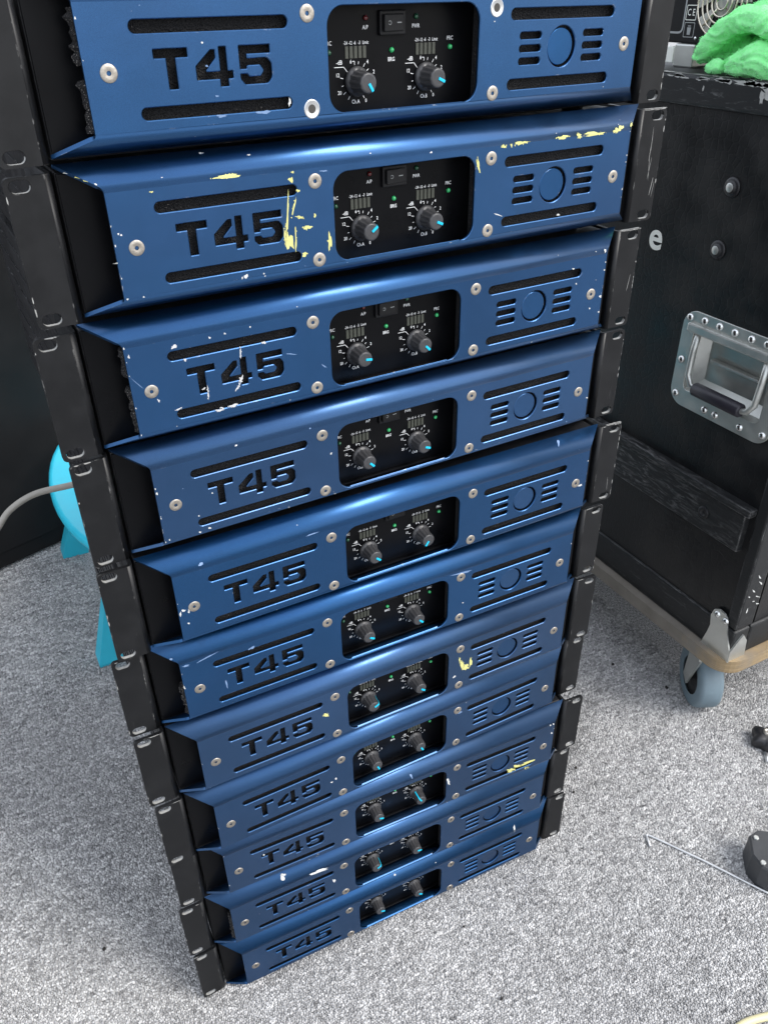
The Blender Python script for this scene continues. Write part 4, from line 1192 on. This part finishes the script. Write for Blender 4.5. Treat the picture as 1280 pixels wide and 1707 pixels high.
MB().box(12, 20, a0 + 22, a1 - 24, b1 - 42, b1 - 36, 2).obj('pressed_bead', 'zinc', hd)
bail = [(1, a1 - 8, b1 - 2), (-2, a1 - 7, b1 - 30), (-4, a1 - 8, b0 + 24), (-5, a1 - 16, b0 + 12), (-5, a1 - 26, b0 + 10),
        (-5, a0 + 26, b0 + 10), (-5, a0 + 16, b0 + 12), (-4, a0 + 8, b0 + 24), (-2, a0 + 7, b1 - 30), (1, a0 + 8, b1 - 2)]
MB().tube(bail, 4.2, 10).obj('bail', 'zinc', hd)
MB().tube([(-5, a0 + 23, b0 + 10), (-5, a0 + 25, b0 + 10), (-5, a1 - 25, b0 + 10), (-5, a1 - 23, b0 + 10)], [7.5, 9, 9, 7.5], 18).obj('grip', 'grip', hd)
riv = MB().lathe([(5, 0), (4.6, 1.6), (3, 2.8), (0.01, 3.2)], 16, Matrix.Rotation(radians(-90), 4, 'Y'), capb=False).mesh('rivet', 'rivet')
for y, z in ((10, h_ - 10), (34, h_ - 7), (57, h_ - 8), (82, h_ - 8), (106, h_ - 8), (130, h_ - 8), (w_ - 10, h_ - 10), (9, 62), (w_ - 9, 62), (10, 14), (w_ - 10, 14), (44, 10), (w_ - 62, 10), (w_ / 2 + 2, 10)):
    link('rivet', riv, hd, (0, y, z))
# corner bracket
br = MB()
prof = [(-15, 0), (-13, 34), (-20, 62), (-23, 76), (-18, 88), (-6, 92), (6, 88), (11, 76), (9, 62), (6, 40), (10, 20), (15, 0)]
def cb(pts, T):
    o1 = [T @ Vector((x, -2.5, z)) for x, z in pts]; o2 = [T @ Vector((x, 0, z)) for x, z in pts]
    m = len(pts)
    br.add(o1 + o2, [list(range(m)), list(range(m, 2 * m))[::-1]] + [[k, (k + 1) % m, m + (k + 1) % m, m + k] for k in range(m)])
left_face = Matrix(((0, 1, 0, -1.2), (-1, 0, 0, 24), (0, 0, 1, -2), (0, 0, 0, 1)))
cb([(-22, 0), (-16, 26), (-14, 40), (-17, 56), (-14, 68), (-6, 73), (4, 72), (10, 66), (12, 56), (15, 44), (25.5, 20), (25.5, 0)], left_face)
front_face = Matrix(((1, 0, 0, 0), (0, 1, 0, -1.2), (0, 0, 1, -2), (0, 0, 0, 1)))
cb([(-3.5, 0), (30, 0), (26, 30), (16, 44), (4, 30), (-3.5, 20)], front_face)
bracket = br.obj('corner_bracket', 'zinc', case)
for y, z in ((31, 62), (16, 60)):
    link('rivet', riv, bracket, (-3.6, y, z))

# scars in the paint of the case
rnd = random.Random(41)
scars = []
for _ in range(46):
    y = rnd.uniform(90, 420); w = rnd.uniform(2, 14)
    scars.append((-2 , blob(y - CY0, 861.5 - 150 + rnd.uniform(-.5, 1.5), (w, 0), (0, rnd.uniform(.8, 2.6)), rnd.randrange(9999), 12, .4)))
scars.append((-2, blob(158 - CY0, 855 - 150, (9, 0), (2, 7), 5, 14, .5)))
scars.append((-2, blob(167 - CY0, 850 - 150, (3, 0), (0, 7), 8, 14, .4)))
scars.append((-2, blob(250 - CY0, 852 - 150, (1.2, 0), (0, 3), 9, 10, .3)))
patches('paint_scars', 'chip_g', case, scars, 'x', 0.2)
top = []
for _ in range(60):
    y = rnd.uniform(60, 460); w = rnd.uniform(3, 20)
    top.append((715.0, blob(1.5 + rnd.uniform(0, 5), y - CY0, (rnd.uniform(.8, 2.5), 0), (rnd.uniform(-1, 1), w), rnd.randrange(9999), 12, .4)))
patches('worn_top_edge', 'chip_g', case, top, 'z', 0.2)
fr = []
for x, z, a_ in ((8, 110, .6), (14, 118, .4), (20, 98, .9), (26, 104, .7), (12, 84, -.3), (24, 128, .5), (30, 90, .8), (18, 140, .3)):
    l = rnd.uniform(2, 6)
    fr.append((0, blob(x, z, (cos(a_ + 1.9) * l, sin(a_ + 1.9) * l), (1.0, .3), rnd.randrange(9999), 12, .45)))
patches('paint_scars', 'chip_w', case, fr, 'y', 0.2)

# castor board
dolly = thing('castor_board', 'plywood castor board with splintered edge under the black flight case', 'dolly', (533, 10, 0))
pl = MB(); o2 = rrect(0, 640, 0, 655, 34, 8)
m = len(o2)
pl.add([(x, y, 128) for x, y in o2] + [(x, y, 149.4) for x, y in o2], [list(range(m))[::-1], list(range(m, 2 * m))] + [[k, (k + 1) % m, m + (k + 1) % m, m + k] for k in range(m)])
pl.obj('board', 'ply', dolly)
def castor(x, y, ang):
    T = Matrix.Rotation(ang, 4, 'Z')
    fk = MB()
    fk.box(-32, 32, -32, 32, 120, 127.6, 1, T)
    fk.lathe([(22, 104), (24, 110), (24, 119.6)], 20, T)
    for s in (-1, 1):
        fk.add([T @ Vector(p) for p in ((s * 24, -20, 108), (s * 24, 20, 108), (s * 24, 24, 46), (s * 24, 8, 38), (s * 21, -20, 108), (s * 21, 20, 108), (s * 21, 24, 46), (s * 21, 8, 38))],
               [[0, 1, 2, 3], [7, 6, 5, 4], [0, 4, 5, 1], [1, 5, 6, 2], [2, 6, 7, 3], [3, 7, 4, 0]])
    f = fk.obj('castor_fork', 'zinc', dolly, (x, y, 0))
    Tw = T @ Matrix.Translation((0, 14, 50)) @ Matrix.Rotation(radians(90), 4, 'Y')
    w = MB().lathe([(30, -17), (44, -18), (48.5, -15.5), (50, -11), (50, 11), (48.5, 15.5), (44, 18), (30, 17)], 40, Tw, capa=False, capb=False).obj('castor_wheel', 'wheel', f)
    MB().lathe([(7, -20), (9, -17), (28, -13), (30.2, -15), (30.2, 15), (28, 13), (9, 17), (7, 20)], 32, Tw).obj('hub', 'steel', w)
castor(46, 60, radians(-28)); castor(565, 60, radians(20)); castor(75, 590, radians(10)); castor(565, 590, radians(-15))

# ------------------------------------------------------------------ unit on top of the case
unit = thing('rack_unit', 'dark rack unit with round fan grille on top of the flight case', 'audio equipment', (600, 200, 865))
MB().box(0, 400, -60, 226, 26, 178, 2).obj('casing', 'bodyblack', unit)
out = MB()
ol = roundpoly([(-226 - 20, 36), (-150.5, 36), (-150.5, 150), (-226 - 20, 150)], 8, 4); il = offset(ccw(ol), -2.2)
ol = ccw(ol); n = len(ol)
out.add([(-0.3, -x, z) for x, z in ol] + [(-0.3, -x, z) for x, z in il], [[k, (k + 1) % n, n + (k + 1) % n, n + k] for k in range(n)])
for p in out.v: p.y = min(p.y, 225)
out.obj('printed_border', 'inkdim', unit)
def badge(y, z, s):
    mb = MB()
    o1 = rrect(-y - 8.4, -y + 8.4, z - 8, z + 8, 1.2, 3); i1 = rrect(-y - 7.6, -y + 7.6, z - 7.2, z + 7.2, 1, 3); k_ = len(o1)
    mb.add([(-0.3, -x, q) for x, q in o1] + [(-0.3, -x, q) for x, q in i1], [[k, (k + 1) % k_, k_ + (k + 1) % k_, k_ + k] for k in range(k_)])
    V, F = text_geo(s)
    mb.add([(-0.3, -(x - y), q + z) for x, q in V], F)
    return mb
badge(141, 58.5, [('C', -3.5, 0, 10, 'CENTER', 0.85), ('E', 3.6, 0, 10, 'CENTER', 0.85)]).obj('approval_mark', 'white', unit)
bn = badge(141, 40.5, [('-', 0, 4.8, 9, 'CENTER', 2.2)])
bn.add([(-0.3, -(p[0] - 141), p[1] + 40.5) for p in [(-3.2, 2.6), (3.2, 2.6), (2.4, -5.2), (-2.4, -5.2)]], [[0, 1, 2, 3]])
bn.obj('bin_mark', 'inkdim', unit)
gr = MB()
FX = Matrix.Translation((-4, 93, 70)) @ Matrix.Rotation(radians(-90), 4, 'Y')
for r in (8, 15, 22, 29, 36):
    pts = [FX @ Vector((r * cos(2 * pi * k / 40), r * sin(2 * pi * k / 40), 0)) for k in range(41)]
    gr.tube(pts, 1.15, 6, False)
for k in range(4):
    a = radians(45 + 90 * k)
    gr.tube([FX @ Vector((8 * cos(a), 8 * sin(a), -1.5)), FX @ Vector((38 * cos(a), 38 * sin(a), -1.5))], 1.0, 6)
gr.obj('fan_grille', 'coil', unit)
MB().lathe([(20, -3), (19, 0.5), (12, 1.5), (0.01, 1.6)], 30, Matrix.Translation((1, 93, 70)) @ Matrix.Rotation(radians(-90), 4, 'Y'), capb=False).obj('fan_hub', 'zinc', unit)
fb = MB()
for k in range(7):
    a = 2 * pi * k / 7
    fb.add([(-1.5, 93 + 19 * cos(a), 70 + 19 * sin(a)), (-1.5, 93 + 40 * cos(a - .2), 70 + 40 * sin(a - .2)), (-0.4, 93 + 40 * cos(a + .45), 70 + 40 * sin(a + .45)), (-0.4, 93 + 19 * cos(a + .5), 70 + 19 * sin(a + .5))], [[0, 1, 2, 3]])
fb.obj('fan_blades', 'zinc', unit)
for y, z in ((128.5, 32), (117, 44), (116, 100)):
    MB().lathe([(2.2, 0), (1.7, 1), (0.01, 1.2)], 12, Matrix.Translation((0, y, z)) @ Matrix.Rotation(radians(-90), 4, 'Y'), capb=False).obj('small_screw', 'rivet', unit)
for y in (126, -20):
    MB().box(-2, 30, y, y + 32, 0, 25.6, 2).obj('foot_block', 'zinc', unit)
    MB().box(-2.5, 30, y + 33, y + 44, 4, 22, 1).obj('foot_clip', 'white', unit)

# ------------------------------------------------------------------ green towel
def towel():
    rnd = random.Random(5)
    mb = MB()
    def roll(pts, rs, n=14):
        q = []; rr = []
        for k in range(len(pts) - 1):
            for u in (0, .25, .5, .75):
                q.append(Vector(pts[k]).lerp(Vector(pts[k + 1]), u)); rr.append(rs[k] * (1 - u) + rs[k + 1] * u)
        q.append(Vector(pts[-1])); rr.append(rs[-1])
        for _ in range(2):
            q = [q[0]] + [(q[i - 1] + q[i] * 2 + q[i + 1]) / 4 for i in range(1, len(q) - 1)] + [q[-1]]
        mb.tube(q, rr, n)
    # y decreases to the right in the photograph
    roll([(8, 92, 12), (10, 84, 20), (8, 66, 36), (6, 44, 52), (4, 18, 58), (0, -20, 52), (0, -60, 30)], [6, 11, 12, 12, 13, 14, 10])
    roll([(22, 84, 10), (26, 70, 34), (26, 48, 52), (26, 20, 62), (22, -18, 60), (20, -60, 40)], [8, 14, 14, 12, 14, 12])
    roll([(46, 84, 12), (50, 60, 46), (52, 30, 60), (50, -20, 62), (46, -70, 40)], [10, 16, 18, 18, 12])
    roll([(2, 66, 7), (0, 52, 8), (-2, 40, 7)], [5, 8, 6])
    roll([(0, 34, 8), (-2, 18, 14), (-2, -4, 18), (0, -40, 16), (4, -70, 10)], [6, 13, 18, 16, 9])
    roll([(18, 54, 8), (16, 30, 16), (16, 0, 24), (18, -40, 26)], [7, 12, 16, 18])
    roll([(36, 80, 8), (40, 40, 20), (40, 0, 28), (36, -50, 24)], [8, 18, 20, 20])
    for p in mb.v: p.z = max(p.z, 0.6)
    me = mb.mesh('towel_src', 'towel')
    o = bpy.data.objects.new('towel_src', me); COL.objects.link(o)
    r = o.modifiers.new('r', 'REMESH'); r.mode = 'VOXEL'; r.voxel_size = 0.0018
    s = o.modifiers.new('s', 'SMOOTH'); s.iterations = 3; s.factor = 0.5
    bpy.context.view_layer.update()
    out = bpy.data.meshes.new_from_object(o.evaluated_get(bpy.context.evaluated_depsgraph_get()))
    bpy.data.objects.remove(o)
    out.calc_loop_triangles()
    nrm = [v.normal.copy() for v in out.vertices]
    for v, n_ in zip(out.vertices, nrm):
        p = v.co * 1000
        q = p + Vector((noise.noise(p * .04), noise.noise(p * .04 + Vector((9, 0, 0))), noise.noise(p * .04 + Vector((0, 9, 0))))) * 9
        rdg = 1 - abs(noise.noise(Vector((q.x * .05, q.y * .035, q.z * .12)))) * 2
        d = 2.0 * noise.noise(p * 0.05) + 2.6 * (rdg - 0.5) + 0.9 * noise.noise(q * 0.16) + 0.5 * noise.noise(p * 0.5) + 0.4 * noise.noise(p * 1.1)
        v.co += n_ * d * MM
        if v.co.z < 0.0004: v.co.z = 0.0004
    out.polygons.foreach_set('use_smooth', [True] * len(out.polygons))
    if not out.materials: out.materials.append(M['towel'])
    o = link('towel', out, None, (556, 196, 865))
    # microfibre pile: short loops standing out of the cloth
    pl_ = MB(); rnd = random.Random(12)
    polys = [p for p in out.polygons if p.center.z > 0.002 and p.center.x < 0.06]
    for p in rnd.choices(polys, k=14000):
        c = p.center * 1000 + Vector((rnd.uniform(-.8, .8), rnd.uniform(-.8, .8), rnd.uniform(-.8, .8)))
        d = (p.normal + Vector((rnd.uniform(-.7, .7), rnd.uniform(-.7, .7), rnd.uniform(-.7, .7)))).normalized()
        t = d.orthogonal().normalized() * rnd.uniform(.25, .5)
        l = rnd.uniform(1.0, 2.3)
        pl_.add([c - t, c + t, c + d * l], [[0, 1, 2]])
    me_ = pl_.mesh('pile', 'towel')
    f_ = link('pile', me_, o); f_['kind'] = 'stuff'
    return o
tag(towel(), 'crumpled bright green towel lying on the edge of the flight case', 'towel')

# ------------------------------------------------------------------ left background
bc = thing('speaker_cabinet', 'large dull black cabinet standing behind the stack at the left', 'cabinet', (-470, 935, 0), (0, 0, radians(18.4)))
MB().box(-420, 330, 0, 500, 6, 1250, 6).obj('cabinet_body', 'bodyblack', bc)
MB().box(-400, 310, -3, 0.5, 40, 1220, 2).obj('front_board', 'bodyblack', bc)
for x in (-380, 290):
    for y in (40, 440):
        MB().lathe([(18, 0), (20, 6.5)], 16).obj('rubber_foot', 'rubber', bc, (x, y, 0))

stool = thing('stool', 'bright cyan plastic stool with splayed legs, half hidden behind the stack', 'stool', (-86, 800, 0))
seat = MB(); rings = []
for r, z in ((0.955, 218), (0.99, 220), (1.0, 226), (0.99, 233), (0.965, 236), (0.93, 236), (0.90, 231), (0.5, 229), (0.01, 229)):
    rings.append([(130 * r * cos(2 * pi * k / 48), 232 * r * sin(2 * pi * k / 48), z) for k in range(48)])
vs = [p for rg in rings for p in rg]
seat.add(vs, [[a * 48 + k, a * 48 + (k + 1) % 48, (a + 1) * 48 + (k + 1) % 48, (a + 1) * 48 + k] for a in range(len(rings) - 1) for k in range(48)], True)
seat.add(rings[0], [list(range(48))[::-1]])
seat.obj('seat', 'cyanplastic', stool, (0, 0, 14), (radians(5), radians(-4), 0))
for sx in (-1, 1):
    for sy in (-1, 1):
        lg = MB()
        tx, ty = 62 * sx, 130 * sy; bx, by = (112 if sx > 0 else 124) * sx, 176 * sy
        def ringz(cx, cy, w, d, z): return [(cx - w, cy - d, z), (cx + w, cy - d, z), (cx + w, cy + d, z), (cx - w, cy + d, z)]
        lv = ringz(tx, ty, 15, 9, 222) + ringz(bx, by, 25, 18, 6) + ringz(bx, by, 24, 17, 0)
        lg.add(lv, [[a * 4 + k, a * 4 + (k + 1) % 4, (a + 1) * 4 + (k + 1) % 4, (a + 1) * 4 + k] for a in range(2) for k in range(4)] + [[8, 9, 10, 11], [3, 2, 1, 0]])
        lg.obj('leg', 'cyanplastic', stool)

def smooth_path(pts, n=8):
    q = [Vector(p) for p in pts]; out = []
    for i in range(len(q) - 1):
        p0 = q[max(0, i - 1)]; p1 = q[i]; p2 = q[i + 1]; p3 = q[min(len(q) - 1, i + 2)]
        for k in range(n):
            t = k / n
            out.append(0.5 * ((2 * p1) + (p2 - p0) * t + (2 * p0 - 5 * p1 + 4 * p2 - p3) * t * t + (3 * p1 - p0 - 3 * p2 + p3) * t ** 3))
    out.append(q[-1]); return out
pts = [(-120, 424, 452), (-180, 424, 452), (-218, 424, 452), (-258, 424, 452), (-288, 422, 441), (-307, 418, 424), (-330, 414, 398), (-365, 408, 330), (-405, 398, 210), (-450, 385, 90), (-510, 360, 12), (-600, 340, 4.5), (-760, 350, 4.5)]
tag(MB().tube(smooth_path(pts), 3.9, 10).obj('cable', 'cable'), 'grey cable arching from the back of the stack past the cyan stool', 'cable')

# ------------------------------------------------------------------ things lying on the carpet, right
tag(MB().tube([(333, -86, 3.4), (337.5, -76, 3.4), (339.5, -71.5, 3.4), (341.5, -70, 3.4), (343, -71.5, 3.4), (350, -83, 3.5), (380, -136, 3.6), (410, -195, 3.8), (440, -250, 4)], 1.6, 8).obj('metal_rod', 'rod'),
    'thin bent steel rod lying on the carpet beside the black box', 'rod')
bx = thing('black_box', 'black plastic box with cut corners and bolts, beside the steel rod', 'box', (417, -176, 0))
b_ = MB()
ang = radians(-37)
Tb = Matrix.Rotation(ang, 4, 'Z')
oc = [(0, 10), (9, 0), (30, -9), (150, -9), (150, 95), (22, 95), (3, 80), (0, 60)]
oc = [(-6, 2), (2, -14), (16, -24), (120, -24), (120, 40), (8, 40), (-4, 30)]
m = len(oc)
oi = [(x * 0.97 + 1.5, y * 0.95 + .3) for x, y in oc]
b_.add([Tb @ Vector((x, y, z)) for pts_, z in ((oc, 0.5), (oc, 38), (oi, 41)) for x, y in pts_],
       [list(range(m))[::-1], list(range(2 * m, 3 * m))] + [[a * m + k, a * m + (k + 1) % m, (a + 1) * m + (k + 1) % m, (a + 1) * m + k] for a in range(2) for k in range(m)])
b_.obj('box_body', 'greyplastic', bx)
for x, y in ((4, -9), (3, 26), (40, -17)):
    p = Tb @ Vector((x, y, 41))
    h_ = MB().lathe([(3.4, 0), (3.4, 2), (2.9, 2.5), (0.01, 2.5)], 6, smooth=False, capb=False).obj('bolt', 'zinc', bx, tuple(p))
kb = thing('star_knob', 'small black lobed knob with a metal core lying near the castor', 'knob', (605, -34, 0))
MB().lathe([(9, 0.5), (17, 2), (20, 9), (19, 17), (14, 22), (8, 23)], 60, None, lambda k, j: 1 + 0.17 * cos(5 * 2 * pi * j / 60)).obj('knob_body', 'blackplastic', kb, (0, 0, 0), (radians(8), radians(-6), 0.4))
MB().lathe([(5.5, 20), (5.5, 26), (4.8, 27), (2.6, 27), (2.4, 24)], 20, capa=False).obj('metal_insert', 'brass', kb)
MB().tube([(-14, -16, 3.6), (-26, -30, 3)], 3.2, 10).obj('stud', 'rod', kb)
tag(MB().tube(smooth_path([(236, -302, 4.2), (262, -297, 4.2), (290, -302, 4.2), (330, -318, 4.2), (420, -370, 4.2), (520, -470, 4.2)]), 4.2, 10).obj('cable', 'cream'),
    'cream cable curving over the carpet at the bottom right corner', 'cable')
rnd = random.Random(3)
CR = [(52, -150), (330, 62), (560, 118), (300, 30), (520, 200), (60, -60), (-330, 120)]
CL = ['in front of the stack, right of the middle', 'beside the right corner of the stack, farther out', 'nearest to the castor wheel',
      'close to the right end of the bottom amplifier', 'in the shade between stack and castor board', 'in front of the stack, left of the other one', 'left of the stack']
for i, (x, y) in enumerate(CR):
    r = rnd.uniform(1.6, 2.8)
    cm = MB()
    bm = bmesh.new(); bmesh.ops.create_icosphere(bm, subdivisions=1, radius=r)
    cm.add([v.co * (1 + rnd.uniform(-.3, .3)) for v in bm.verts], [[v.index for v in f.verts] for f in bm.faces]); bm.free()
    o = cm.obj('crumb', 'crumb', None, (x, y, 1.6 + r * 0.6))
    tag(o, 'dark crumb on the carpet ' + CL[i], 'crumb', 'dark crumbs on the carpet')
